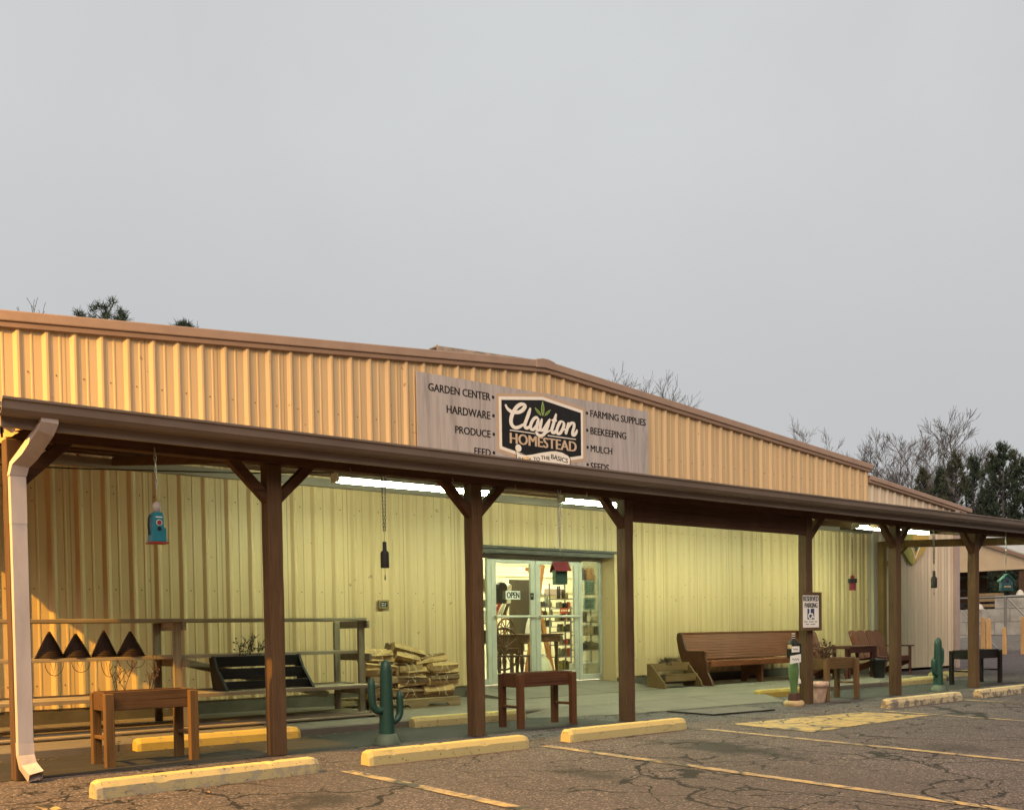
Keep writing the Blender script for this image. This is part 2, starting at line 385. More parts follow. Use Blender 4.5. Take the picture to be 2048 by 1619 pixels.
def paint(name, col, under, th=(.46,.56), scale=7.0, cracks=False, soft=.3, side=0.0, pale=None):
    m, t, b = nt(name)
    v = objco(t, (1,1,1), True) if not cracks else objco(t, (1,1,1), False, True)
    n = noise(t, v, scale, 8, .7); n2 = noise(t, v, 40, 3); n3 = noise(t, v, 2.0, 4)
    c = mix(t, ramp(t, n3, [(.35,0.0),(.7,.6)]), col, tuple(k*.72 for k in col))
    c = mix(t, mth(t,'MULTIPLY', n2, soft), c, under)
    if side:                     # bumpers have scuffed the upright faces, the top keeps its coat
        nz = t.nodes.new('ShaderNodeSeparateXYZ'); lk(t, t.nodes.new('ShaderNodeNewGeometry').outputs['Normal'], nz.inputs[0])
        up = ramp(t, nz.outputs['Z'], [(.3,0.0),(.75,1.0)])
        c = mix(t, up, mix(t, .75, c, pale or under), c)
        n = mth(t, 'MULTIPLY_ADD', up, side, n)
    c = mix(t, ramp(t, n, [(th[0],1.0),(th[1],0.0)]), c, under)
    if cracks:
        vo = t.nodes.new('ShaderNodeTexVoronoi'); vo.feature = 'DISTANCE_TO_EDGE'; vo.inputs['Scale'].default_value = 1.6
        wp = t.nodes.new('ShaderNodeVectorMath'); wp.operation = 'MULTIPLY_ADD'
        nn = t.nodes.new('ShaderNodeTexNoise'); nn.inputs['Scale'].default_value = 2.5; nn.inputs['Detail'].default_value = 5; lk(t, v, nn.inputs['Vector'])
        lk(t, nn.outputs['Color'], wp.inputs[0]); wp.inputs[1].default_value = (.6,.6,0); lk(t, v, wp.inputs[2])
        lk(t, wp.outputs[0], vo.inputs['Vector'])
        c = mix(t, ramp(t, vo.outputs['Distance'], [(.012,1.0),(.04,0.0)]), c, (.02,.017,.015))
    if side:
        pit = noise(t, v, 34, 2, .5); sc_ = noise(t, objco(t, (1.2,6,6), True), 4.0, 4, .6)
        c = mix(t, mth(t,'MULTIPLY', ramp(t, pit, [(.66,0.0),(.70,1.0)]), .8), c, (.13,.09,.05))
        c = mix(t, mth(t,'MULTIPLY', ramp(t, sc_, [(.60,0.0),(.72,1.0)]), .55), c, (.12,.10,.08))
    lk(t, c, b.inputs['Base Color']); b.inputs['Roughness'].default_value = .7
    bump(t, b, n, .5, .006)
    return m
M['stop_front'] = paint('yellow_stop_paint', (.58,.44,.13), (.33,.29,.20), (.36,.40), 6.0, soft=.2, side=.08, pale=(.47,.40,.20))
M['stop_chip'] = paint('flaking_stop_paint', (.58,.45,.17), (.36,.31,.21), (.47,.50), 6.0, soft=.2, side=.14, pale=(.44,.37,.20))
M['stop_bare'] = paint('peeled_stop_paint', (.58,.46,.22), (.17,.145,.115), (.47,.52), 9.0, soft=.25, side=.13, pale=(.42,.36,.24))
M['stop_gold'] = paint('deep_yellow_stop_paint', (.56,.40,.075), (.26,.22,.17), (.37,.42), 5.0, soft=.15)
M['line'] = paint('worn_line_paint', (.58,.40,.14), (.14,.115,.09), (.40,.62), 9.0, True, .45)
M['hatch'] = paint('worn_yellow_block_paint', (.52,.36,.09), (.13,.105,.08), (.38,.54), 8.0, True, .45)
def signwood():
    m, t, b = nt('printed_grey_plank')
    v = objco(t, (5,1,.35), False, True); n = noise(t, v, 2.2, 8, .7, .8)
    bands = noise(t, objco(t, (2.2,1,.05), False, True), 1.0, 2)
    c = ramp(t, n, [(.3,(.27,.235,.225)),(.5,(.44,.395,.385)),(.7,(.53,.475,.46))])
    c = mix(t, mth(t,'MULTIPLY', bands, .35), c, (.33,.29,.29))
    lk(t, c, b.inputs['Base Color']); b.inputs['Roughness'].default_value = .5
    return m
M['signwood'] = signwood()
def archglass(name, tint, refl=.08):
    m, t, b = nt(name)
    t.nodes.remove(b); out = t.nodes['Material Output']
    tr = t.nodes.new('ShaderNodeBsdfTransparent'); tr.inputs[0].default_value = tint+(1,)
    gl = t.nodes.new('ShaderNodeBsdfGlossy'); gl.inputs['Roughness'].default_value = .03
    mx = t.nodes.new('ShaderNodeMixShader')
    fr = t.nodes.new('ShaderNodeFresnel'); fr.inputs[0].default_value = 1.45
    lk(t, mth(t,'MULTIPLY', fr.outputs[0], .8), mx.inputs[0]); lk(t, tr.outputs[0], mx.inputs[1]); lk(t, gl.outputs[0], mx.inputs[2])
    lk(t, mx.outputs[0], out.inputs[0])
    return m
M['glass'] = archglass('door_glass', (.9,.95,.88))
M['glass_green'] = archglass('tinted_sidelight_glass', (.86,.94,.89))
LIGHTC = (1.0, .96, .50)
M['tube'] = emit('fluorescent_tube', (.82,1.0,.62), 40.0)
M['tube2'] = emit('bright_fluorescent_tube', (.82,1.0,.62), 47.0)
M['shoplamp'] = emit('shop_ceiling_tube', (1.0,.97,.74), 85.0)

# ------------------------------------------------------------------ the ground
def grid(xs, ys, zf, name, mat, kind='structure', label=None):
    b = MB(); n = len(xs)
    b.add([(x,y,zf(x,y)) for y in ys for x in xs], [(j*n+i, j*n+i+1, (j+1)*n+i+1, (j+1)*n+i) for j in range(len(ys)-1) for i in range(n-1)])
    o = b.build(name, mat); tag(o, kind=kind, label=label); return o
grid([-400,-60,-5,5,15,25,60,400], [-400,-60,-20,LOTY,9.7,25,60,400], lambda x,y: -SL*min(LOTY-y, LOTY+20) if y < LOTY else 0.0, 'parking_lot', M['asphalt'])
b = MB(); b.box(-6, 18.6, 9.64, DW+.4, -.05, .08)
tag(b.build('sidewalk', M['concrete'], bevel=.012), kind='structure')
b = MB()
pts = [(8.45,9.2),(9.3,8.93),(11.1,8.90),(12.2,8.78),(12.45,9.0)]
b.add([(x,y,.006) for x,y in pts]+[(8.45,9.72,.085),(12.45,9.72,.085)], [(0,1,2,3,4,6,5)])
b.add([(7.9,9.625,.005),(8.45,9.2,.006),(8.45,9.72,.085),(7.9,9.645,.083)], [(0,1,2,3)])
b.add([(12.45,9.0,.006),(12.75,9.625,.005),(12.75,9.645,.083),(12.45,9.72,.085)], [(0,1,2,3)])
tag(b.build('ramp', M['concrete']), kind='structure')
b = MB(); b.add([(9.3,11.3,.085),(12.6,11.3,.085),(12.6,DW+.36,.20),(9.3,DW+.36,.20),(9.3,DW+.36,.0),(9.3,11.3,.0),(12.6,11.3,0),(12.6,DW+.36,0)], [(0,1,2,3),(0,3,4,5),(1,6,7,2),(0,5,6,1)])
tag(b.build('door_ramp', M['concrete']), kind='structure')

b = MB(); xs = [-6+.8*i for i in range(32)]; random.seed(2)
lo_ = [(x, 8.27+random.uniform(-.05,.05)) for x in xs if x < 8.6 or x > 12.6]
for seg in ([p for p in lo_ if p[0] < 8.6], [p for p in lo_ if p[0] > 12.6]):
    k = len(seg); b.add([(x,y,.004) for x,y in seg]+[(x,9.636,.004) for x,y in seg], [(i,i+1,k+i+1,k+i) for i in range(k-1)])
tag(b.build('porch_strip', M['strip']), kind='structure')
def lotsheet(name, poly, mat, up=.005):
    b = MB(); b.add([(x,y,lotz(y)+up) for x,y in poly], [tuple(range(len(poly)))])
    o = b.build(name, mat); return tag(o, kind='structure')
for x0, y1, y0 in ((1.80,7.0,2.0),(4.03,7.0,1.0),(6.22,7.15,1.0),(8.42,7.1,1.5),(11.66,6.95,1.5),(14.0,7.1,1.5),(16.3,7.1,2.0)):
    lotsheet('painted_line', [(x0,y0),(x0+.10,y0),(x0+.105,y1),(x0-.0,y1+.02)], M['line'])
lotsheet('painted_walk_block', [(9.03,6.16),(11.6,6.28),(11.36,7.06),(9.06,7.24)], M['hatch'])

# ------------------------------------------------------------------ sky and light
w = bpy.data.worlds.new('World'); S.world = w; w.use_nodes = True
t = w.node_tree; bg = t.nodes['Background']
tc = t.nodes.new('ShaderNodeTexCoord'); sp = t.nodes.new('ShaderNodeSeparateXYZ'); lk(t, tc.outputs['Generated'], sp.inputs[0])
SUNDIR = Vector((.62, .66, -.86)).normalized()
sky = t.nodes.new('ShaderNodeTexSky'); sky.sky_type = 'NISHITA'; sky.sun_disc = False
sky.sun_elevation = math.asin(-SUNDIR.z); sky.sun_rotation = math.atan2(-SUNDIR.x, -SUNDIR.y)
EXPO = 1.5; KE = 1/2**EXPO
def kc(c): return tuple(x*KE for x in c)
el = ramp(t, sp.outputs['Z'], [(0.0,kc((.52,.515,.515))),(.10,kc((.53,.53,.532))),(.22,kc((.555,.56,.562))),(.42,kc((.63,.645,.643))),(1.0,kc((.66,.685,.68)))])
cl = noise(t, tc.outputs['Generated'], 2.2, 5, .55, .4)
el = mix(t, mth(t,'MULTIPLY', ramp(t, cl, [(.35,0.0),(.68,1.0)]), .45), el, kc((.52,.522,.53)))
m2 = t.nodes.new('ShaderNodeMix'); m2.data_type = 'RGBA'; m2.blend_type = 'ADD'; m2.inputs[0].default_value = .001
lk(t, el, m2.inputs[6]); lk(t, sky.outputs['Color'], m2.inputs[7])
lk(t, m2.outputs[2], bg.inputs['Color']); bg.inputs['Strength'].default_value = 1.0
sun = bpy.data.lights.new('dusk_sun', 'SUN'); sun.energy = 1.1; sun.angle = math.radians(60); sun.color = (1.0, .79, .60)
so = bpy.data.objects.new('dusk_sun', sun); COL.objects.link(so)
so.rotation_euler = SUNDIR.to_track_quat('-Z', 'Y').to_euler(); so.location = (-4, -4, 12)
# sodium lamp on its pole at the left end of the lot: its orange light falls along the porch
slp = bpy.data.objects.new('street_lamp', None); COL.objects.link(slp); slp.location = (-6.4, 7.9, 0); ROOT['street_lamp'] = Vector((-6.4,7.9,0))
tag(slp, 'tall grey street lamp with an orange sodium head left of the store', 'street lamp')
LP = Vector((-5.0, 7.9, 8.45))
MB().tube([(-6.4,7.9,0),(-6.4,7.9,4.5),(-6.4,7.9,8.7)], [.11,.085,.06], 12).build('pole', M['steel'], slp)
MB().tube([(-6.4,7.9,8.6),(-6.0,7.9,8.78),(-5.25,7.9,8.82)], .035, 8).build('arm', M['steel'], slp)
MB().prism([(-5.4,8.72),(-4.7,8.72),(-4.78,8.86),(-5.3,8.90)], 7.76, 8.04).build('lamp_head', M['steel'], slp, bevel=.02)
MB().lathe([(.11,8.70),(.12,8.719)], (-5.0,7.9,0), 16).build('lens', emit('sodium_lens', (1,.5,.08), 60), slp)
ld = bpy.data.lights.new('sodium_light', 'SPOT'); ld.energy = 5400; ld.color = (1.0,.50,.05); ld.shadow_soft_size = .07; ld.spot_size = math.radians(175); ld.spot_blend = .72
lo = bpy.data.objects.new('sodium_light', ld); COL.objects.link(lo); lo.parent = slp; lo.location = LP-Vector((-6.4,7.9,0))

# ------------------------------------------------------------------ the store
store = thing('store_building', (10.95, DW, 0), 'long cream ribbed metal store with a low gable front, glass entrance and porch side wall', 'store')
XPK, ZPK, RS = 10.95, 5.338, .0835
def zr(x): return ZPK-RS*abs(x-XPK)
RIB = [(0,0),(.040,-.032),(.064,-.032),(.104,0),(.182,0),(.190,-.007),(.206,-.007),(.214,0)]
def corrugated(b, x0, x1, y, ztop, zbot, thick=None, extra=(), prof=RIB, ph=RIB0, pitch=.3048):
    pts = []
    n0 = math.floor((x0-ph)/pitch)-1; n1 = math.ceil((x1-ph)/pitch)+1
    for n in range(n0, n1):
        for dx, dy in prof: pts.append((ph+n*pitch+dx, dy))
    def off(x):
        for (a,da),(c,dc) in zip(pts, pts[1:]):
            if a <= x <= c: return da+(dc-da)*(x-a)/max(c-a,1e-9)
        return 0
    xs = [(x0,off(x0))]+[p for p in pts if x0 < p[0] < x1]+[(x1,off(x1))]
    for e in extra:
        if x0 < e < x1: xs.append((e, off(e)))
    xs.sort()
    vs = []; fs = []
    for x, d in xs: vs += [(x, y+d, zbot(x)), (x, y+d, ztop(x))]
    for i in range(len(xs)-1): fs.append((2*i, 2*i+2, 2*i+3, 2*i+1))
    b.add(vs, fs)
OX0, OX1, OZ = 9.38, 12.52, 2.335
ZB = .25
b = MB()
top = lambda x: zr(x)-.15
corrugated(b, 1.6, OX0, DW, top, lambda x: ZB)
corrugated(b, OX0, OX1, DW, top, lambda x: OZ, extra=(XPK,))
corrugated(b, OX1, 20.32, DW, top, lambda x: ZB)
b.box(1.6, OX0, DW+.02, DW+.1, ZB-.02, 4.3); b.box(OX1, 20.3, DW+.02, DW+.1, ZB-.02, 4.3); b.box(OX0+.001, OX1-.001, DW+.021, DW+.099, OZ, 4.29)
b.box(1.6, 1.65, DW+.1, 45, 0, 4.3); b.box(20.25, 20.3, DW+.1, 45, 0, 4.3); b.box(1.65, 20.25, 44.9, 45, 0, 4.3)
b.build('front_wall', M['wall'], store)
b = MB(); b.box(1.6, OX0, DW-.012, DW+.35, 0, ZB-.022); b.box(OX1, 20.3, DW-.012, DW+.35, 0, ZB-.022)
b.build('foundation', plain('dark_foundation', (.085,.07,.052), .9, .3, 3, bmp=.3), store)
b = MB()   # roof sheets
XL, XR = 1.45, 20.42
b.add([(XL,DW-.05,zr(XL)-.03),(XPK,DW-.05,ZPK-.03),(XPK,45,ZPK-.03),(XL,45,zr(XL)-.03)], [(0,1,2,3)])
b.add([(XPK,DW-.05,ZPK-.03),(XR,DW-.05,zr(XR)-.03),(XR,45,zr(XR)-.03),(XPK,45,ZPK-.03)], [(0,1,2,3)])
b.build('roof', M['roofbrown'], store)
def rake(z0, z1, ya, yb, xl=XL, xr=XR):
    return MB().prism([(xl,zr(xl)-z1),(XPK,ZPK-z1),(xr,zr(xr)-z1),(xr,zr(xr)-z0),(XPK,ZPK-z0),(xl,zr(xl)-z0)], ya, yb)
rk = rake(0, .118, DW-.075, DW+.02).build('rake_trim', M['trim'], store, bevel=.012, seg=2)
rake(.1185, .185, DW-.055, DW+.0, XL+.01, XR-.1).build('lower_rake_trim', M['trim_dark'], store, bevel=.006)
MB().prism([(XPK-.20,zr(XPK-.2)-.122),(XPK,ZPK-.122),(XPK+.20,zr(XPK+.2)-.122),(XPK+.2,zr(XPK+.2)+.008),(XPK+.06,ZPK+.022),(XPK-.06,ZPK+.022),(XPK-.2,zr(XPK-.2)+.008)], DW-.082, DW+.03).build('ridge_cap', M['trim'], store, bevel=.008)
# screws on the wall
b = MB()
random.seed(3)
for n in range(-1, 57):
    x = RIB0+.3048*n+.15
    for z in (1.62, .52, 2.75, 4.05):
        if OX0-.05 < x < OX1+.05 and z < 2.4: continue
        if z > top(x)-.2: continue
        b.lathe([(.007,0),(.007,.006),(.003,.009)], (0,0,0), 6)
        for v in b.v[-(18+12):]:
            v0 = v.copy(); v.x = x+v0.x; v.y = DW-v0.z-.001; v.z = z+v0.y
tag(b.build('screws', M['twig'], store), kind='stuff')
# storefront, set back into the opening
YF = DW+.30
b = MB()
b.box(OX0, OX0+.02, DW-.004, YF+.1, .1, OZ); b.build('jamb', M['wall'], store)
MB().box(OX1-.02, OX1, DW-.004, YF+.1, .1, OZ).build('jamb', M['wall'], store)
b = MB(); b.box(OX0-.05, OX1+.05, DW-.045, DW+.0, OZ-.002, OZ+.035); b.box(OX0+.021, OX1-.021, DW+.0, YF+.08, OZ-.07, OZ-.003)
b.build('door_header', M['alu_dark'], store)
SF = .215
fr = MB()
for x0, x1 in ((9.40,9.45),(9.99,10.07),(10.985,11.0),(11.95,12.03),(12.455,12.50)):
    fr.box(x0, x1, YF, YF+.06, SF, OZ-.071)
fr.box(9.45, 9.99, YF+.003, YF+.057, OZ-.13, OZ-.073); fr.box(10.07, 11.95, YF+.003, YF+.057, OZ-.10, OZ-.073); fr.box(12.03,12.455, YF+.003, YF+.057, OZ-.12, OZ-.073)
fr.box(9.45, 9.99, YF+.003, YF+.057, SF, SF+.09); fr.box(12.03,12.455, YF+.003, YF+.057, SF, SF+.09)
fr.build('storefront_frame', M['alu'], store, bevel=.004)
MB().box(9.45, 9.99, YF+.025, YF+.033, SF+.09, OZ-.13).build('sidelight_pane', M['glass_green'], store)
MB().box(12.03, 12.455, YF+.025, YF+.033, SF+.09, OZ-.12).build('sidelight_pane', M['glass_green'], store)
def leaf(x0, x1):
    z0, z1 = SF+.01, OZ-.102
    d = MB()
    d.box(x0, x0+.095, YF+.004, YF+.05, z0, z1); d.box(x1-.095, x1, YF+.004, YF+.05, z0, z1)
    d.box(x0+.095, x1-.095, YF+.006, YF+.048, z1-.10, z1); d.box(x0+.095, x1-.095, YF+.006, YF+.048, z0, z0+.16)
    o = d.build('door', M['alu'], store, bevel=.004)
    MB().box(x0+.095, x1-.095, YF+.024, YF+.031, z0+.16, z1-.10).build('door_pane', M['glass'], o)
    zb = 1.285
    p = MB(); p.tube([(x0+.04,YF-.05,zb),(x1-.04,YF-.05,zb)], .021, 10)
    p.box(x0+.045, x0+.075, YF-.05, YF+.004, zb-.016, zb+.016); p.box(x1-.075, x1-.045, YF-.05, YF+.004, zb-.016, zb+.016)
    p.build('push_bar', M['alu'], o)
    return o
leaf(10.075, 10.982); leaf(11.003, 11.947)
# interior shell
b = MB()
IX0, IX1, IY0, IY1 = 6.0, 20.2, DW+.12, 20.5
b.box(IX0, IX1, IY1, IY1+.05, .2, 3.9)
corr = MB(); 
b.box(IX0-.05, IX0, IY0, IY1, .2, 3.9); b.box(IX1, IX1+.04, IY0, IY1, .2, 3.9); b.box(IX0, IX1, IY0, IY1, 3.9, 3.95)
b.build('interior_wall', M['interior'], store)
b = MB()
for z in (1.55, 2.05, 2.45, 2.75, 3.05, 3.35): b.box(IX0+.01, IX1-.01, IY1-.06, IY1-.002, z, z+.05)
for y in (14.5, 16.3, 18.1, 19.6): b.box(IX0+.01, IX1-.01, y, y+.12, 3.72, 3.898)
b.build('purlin', M['interior'], store)
MB().box(IX0, IX1, YF-.25+.31, IY1, .15, .2).build('shop_floor', M['floor_in'], store)

# annex on the right
ax = thing('side_annex', (22.2, DW, 0), 'lower pale ribbed metal lean-to wing at the right end of the store', 'building')
def za(x): return 4.312-.0996*(x-20.3)
b = MB(); corrugated(b, 20.33, 24.08, DW+.03, lambda x: za(x)-.12, lambda x: .06)
b.box(24.0, 24.06, DW+.04, 40, 0, 3.8)
b.build('annex_wall', M['annex'], ax)
MB().prism([(20.33,za(20.33)-.10),(24.85,za(24.85)-.10),(24.85,za(24.85)),(20.33,za(20.33))], DW-.06, DW+.05).build('rake_trim', M['trim'], ax, bevel=.01)
MB().prism([(20.33,za(20.33)-.16),(24.6,za(24.6)-.16),(24.6,za(24.6)-.101),(20.33,za(20.33)-.101)], DW-.04, DW+.05).build('lower_rake_trim', M['trim_dark'], ax, bevel=.006)
MB().box(24.06, 24.24, DW-.05, DW+.12, .0, za(24.2)-.14).build('corner_trim', plain('mauve_corner_trim', (.40,.31,.28), .5, .08, 3, bmp=.03), ax, bevel=.006)
MB().add([(20.3,DW-.05,za(20.3)-.02),(24.85,DW-.05,za(24.85)-.02),(24.85,40,za(24.85)-.02),(20.3,40,za(20.3)-.02)], [(0,1,2,3)]).build('annex_roof', M['roofbrown'], ax)
# V emblem on the annex wall
vs = thing('chevron_plaque', (22.1, DW-.03, 2.6), 'green and gold pointed plaque with a white V on the pale annex wall', 'sign')
b = MB(); b.prism([(21.45,2.95),(21.45,2.86),(22.06,2.40),(22.10,2.43),(22.10,3.2),(21.45,3.2)], DW-.045, DW-.005); b.build('green_half', M['vgreen'], vs, bevel=.004)
b = MB(); b.prism([(22.101,2.43),(22.62,2.74),(22.80,2.98),(22.80,3.2),(22.101,3.2)], DW-.045, DW-.005); b.build('gold_half', M['vgold'], vs, bevel=.004)
b = MB()
def stripe(b, pts, wd, y0, y1):
    for a, c in zip(pts, pts[1:]):
        a = Vector((a[0],0,a[1])); c = Vector((c[0],0,c[1])); d = (c-a).normalized(); nrm = Vector((-d.z,0,d.x))*(wd/2)
        q = [a-nrm, c-nrm, c+nrm, a+nrm]
        b.prism([(p.x,p.z) for p in q], y0, y1)
pv = [W(1817,1087,DW), W(1827,1117,DW), W(1838,1087,DW)]
stripe(b, [(p.x,p.z) for p in pv]+[(pv[0].x,pv[0].z)], .022, DW-.052, DW-.046)
b.build('white_v_outline', M['cream'], vs)
pv = [W(1824,1092,DW), W(1828,1104,DW), W(1834,1092,DW)]
MB().prism([(p.x,p.z) for p in pv], DW-.053, DW-.046).build('dark_inset', M['green'], vs)

# ------------------------------------------------------------------ the porch canopy
can = thing('porch_canopy', (10, 8.3, 0), 'full width porch roof on brown timber posts in front of the store', 'canopy')
CX0, CX1 = 1.86, 21.6
ZG = 2.765
def zroof(y): return 2.655+.127*(y-7.8)
# roof sheet, corrugated along x
b = MB(); prof = RIB; pts = []
for n in range(int((CX1-CX0)/.3048)+1):
    for dx, dy in RIB: pts.append((CX0+n*.3048+dx, -dy))
pts = [p for p in pts if p[0] <= CX1]
vs = []
for x, d in pts: vs += [(x, 7.79, zroof(7.79)+d+.012), (x, DW-.04, zroof(DW-.04)+d+.012)]
b.add(vs, [(2*i, 2*i+2, 2*i+3, 2*i+1) for i in range(len(pts)-1)])
b.build('roof_sheet', M['roof'], can)
# gutter: open K profile
K = [(y, z-.031) for y, z in ((7.90,2.755),(7.90,2.655),(7.855,2.65),(7.80,2.672),(7.775,2.70),(7.768,2.735),(7.755,2.762),(7.740,2.766),(7.742,2.75),(7.757,2.74),(7.77,2.69),(7.80,2.66),(7.885,2.665),(7.885,2.755))]
b = MB(); b.prismx(K, CX0, CX1); b.build('gutter', M['gutter'], can)
MB().box(CX0+.02, CX1, 7.902, 7.94, 2.553, 2.665).build('fascia', M['fascia'], can, bevel=.004)
MB().box(2.06, CX1-.05, DP+.004, DP+.128, 2.535, 2.67).build('front_beam', M['beam'], can, bevel=.006)
b = MB()
for y in (8.9, 9.6, 10.75, 11.5, 12.2): b.box(2.06, CX1-.05, y, y+.04, zroof(y)-.06, zroof(y)-.002)
b.build('purlin', M['beam'], can, bevel=.004)
MB().box(2.0, 20.3, DW-.11, DW-.035, 3.03, 3.14).build('wall_ledger', M['fascia'], can, bevel=.004)
# left gable end panel hanging under the roof edge
b = MB(); pts = []
for n in range(16):
    for dx, dy in RIB: pts.append((7.945+n*.3048+dx, dy))
pts = [p for p in pts if p[0] < DW-.05]; vs = []
for y, d in pts: vs += [(2.035+d, y, 2.55), (2.035+d, y, zroof(y)-.01)]
b.add(vs, [(2*i+2, 2*i, 2*i+1, 2*i+3) for i in range(len(pts)-1)])
b.build('end_panel', M['wall'], can)
b = MB(); b.prismx([(7.95,zroof(7.95)-.05),(DW-.05,zroof(DW-.05)-.05),(DW-.05,zroof(DW-.05)+.03),(7.95,zroof(7.95)+.03)], 1.975, 1.998); b.build('end_trim', M['trim'], can)
PS = .135
POSTS = [1.99, 4.07, 6.28, 8.46, 11.95, 14.215, 16.635, 19.0]
random.seed(11)
def post(x, y, mat, ztop=2.532, s=PS, par=can):
    b = MB(); n = 14
    vs = []; fs = []
    for i in range(n+1):
        z = ztop*i/n
        j = lambda: random.uniform(-.0022,.0022)
        vs += [(x+j(),y+j(),z),(x+s+j(),y+j(),z),(x+s+j(),y+s+j(),z),(x+j(),y+s+j(),z)]
    for i in range(n):
        for k in range(4): fs.append((4*i+k, 4*i+(k+1)%4, 4*i+4+(k+1)%4, 4*i+4+k))
    fs += [(3,2,1,0),(4*n,4*n+1,4*n+2,4*n+3)]
    b.add(vs, fs)
    return b.build('post', mat, par, bevel=.007, seg=2)
for i, x in enumerate(POSTS):
    p = post(x, DP, M['post'])
    yb = DP+.068
    def brace(sx):
        a = Vector((x+PS/2+sx*.035, yb, 2.225)); c = Vector((x+PS/2+sx*.42, yb, 2.60))
        MB().beam(a, c, .085, .085, (0,1,0)).build('brace', M['beam'], p, bevel=.005)
    if i != 0 and i != 4: brace(-1)
    if i != 3: brace(1)
    if i not in (2, 3, 5): MB().beam((x+PS/2, DP+PS, zroof(DP+PS)-.115), (x+PS/2, DW-.12, zroof(DW-.12)-.115), .045, .10).build('rafter', M['beamy'], can, bevel=.004)
# deep header board between the two entrance posts
b = MB(); b.box(8.597, 11.948, DP+.01, DP+.05, 2.335, 2.534); b.box(8.597, 11.948, DP-.004, DP+.06, 2.285, 2.334)
b.build('header_board', M['beam'], can, bevel=.004)
# right hand end frame
rp = post(20.42, 12.12, M['rear_post'], 2.86)
MB().beam((20.487, 12.10, 2.80), (20.487, 8.3, 2.60), .09, .15).build('end_beam', M['tan_wood'], can, bevel=.006)
MB().beam((20.487, 12.08, 2.36), (20.487, 11.62, 2.73), .08, .08).build('end_brace', M['tan_wood'], can, bevel=.005)
post(20.42, DP, M['post'])
# downspout on the left post: elbow from the gutter, ribbed pipe, kick-out shoe
def duct(b, pts, w, d, open_end=False):
    rows = []
    for (x, y, z, tx, ty, tz) in pts:
        T = Vector((tx,ty,tz)).normalized()
        X = Vector((1,0,0)); X = (X-T*X.dot(T)).normalized(); Yv = T.cross(X)
        c = Vector((x,y,z)); row = []
        prof = []
        nn = 9
        for k in range(nn): prof.append((-w/2+w*k/(nn-1), (-d/2 + (.005 if k % 2 else 0))))
        prof += [(w/2, d/2), (-w/2, d/2)]
        for u, v in prof: row.append(c+X*u+Yv*v)
        rows.append(row)
    n = len(rows[0]); vs = [p for r in rows for p in r]; fs = []
    for i in range(len(rows)-1):
        for k in range(n):
            fs.append((i*n+k, i*n+(k+1)%n, (i+1)*n+(k+1)%n, (i+1)*n+k))
    b.add(vs, fs)
dsx, dsy = 2.045, DP-.055
ds = MB()
duct(ds, [(2.185,7.845,2.668,0,0,-1),(2.185,7.845,2.60,-.05,.1,-1),(2.165,7.885,2.545,-.25,.45,-.8),(2.10,8.06,2.40,-.3,.65,-.75),(2.058,dsy-.02,2.33,-.15,.35,-1),(dsx,dsy,2.25,0,0,-1)], .118, .075)
dn = ds.build('downspout_elbow', M['downspout'], can)
d2 = MB(); duct(d2, [(dsx,dsy,2.27,0,0,-1),(dsx,dsy,1.9,0,0,-1)], .108, .068); duct(d2, [(dsx,dsy,1.91,0,0,-1),(dsx,dsy,.26,0,0,-1)], .105, .064)
d2.build('downspout_pipe', M['downspout'], can)
d3 = MB(); duct(d3, [(dsx,dsy,.29,0,0,-1),(dsx,dsy-.005,.20,.02,-.05,-1),(dsx+.01,dsy-.03,.12,.15,-.45,-.9),(dsx+.04,dsy-.12,.045,.3,-.8,-.55)], .110, .072)
d3.build('downspout_shoe', M['downspout'], can)
MB().box(dsx-.05, dsx+.05, dsy-.115, dsy-.112, .005, .05) 
# hooks under the beam
for px, py in ((1173,990),(843,931),(905,962),(1030,975),(700,942)):
    p = W(px, py, DP-.02)
    b = MB(); b.tube([p+Vector((0,0,.03)), p+Vector((.012,0,0)), p+Vector((0,0,-.022)), p+Vector((-.012,0,-.005))], .004, 5)
    b.build('hook', M['chain'], can)
# small vent dome on the porch roof
p = W(1053, 917, 11.4)
v = thing('roof_vent', (p.x, 11.4, zroof(11.4)), 'small cream dome vent on the porch roof below the store sign', 'vent')
b = MB(); r = .055
b.lathe([(r*.6,-.03),(r*.6,p.z-zroof(11.4)-.03)]+[(r*math.cos(a), p.z-zroof(11.4)-.02+r*math.sin(a)) for a in (-.3,0,.4,.8,1.2,1.5)], (p.x,11.4,zroof(11.4)), 16)
b.build('vent_cap', M['stone'], v)
# ridge vent / steel channel lying on the roof behind the rake
rb = thing('roof_channel', (9.9, 13.4, 5.3), 'rusty steel channel beam raised on the roof behind the gable peak', 'beam')
a, c = W(866, 695, 13.4), W(1072, 724, 13.4)
b = MB(); d = (c-a).normalized()
b.beam(a, c, .22, .018).beam(a-Vector((0,-.1,.035)), c-Vector((0,-.1,.035)), .018, .08).beam(a+Vector((0,-.105,-.04)), c+Vector((0,-.105,-.04)), .014, .085)
b.build('channel', plain('rusty_galvanised', (.34,.27,.21), .6, .4, 9, bmp=.2), rb)
MB().box(a.x+.12, a.x+.2, 13.33, 13.45, zr(a.x)-.05, a.z-.03).build('support_block', M['trim'], rb)
MB().lathe([(.02,0),(.02,.03),(.012,.05)], (a.x+.06,13.38,a.z+.008), 8).build('lifting_eye', M['stone'], rb)

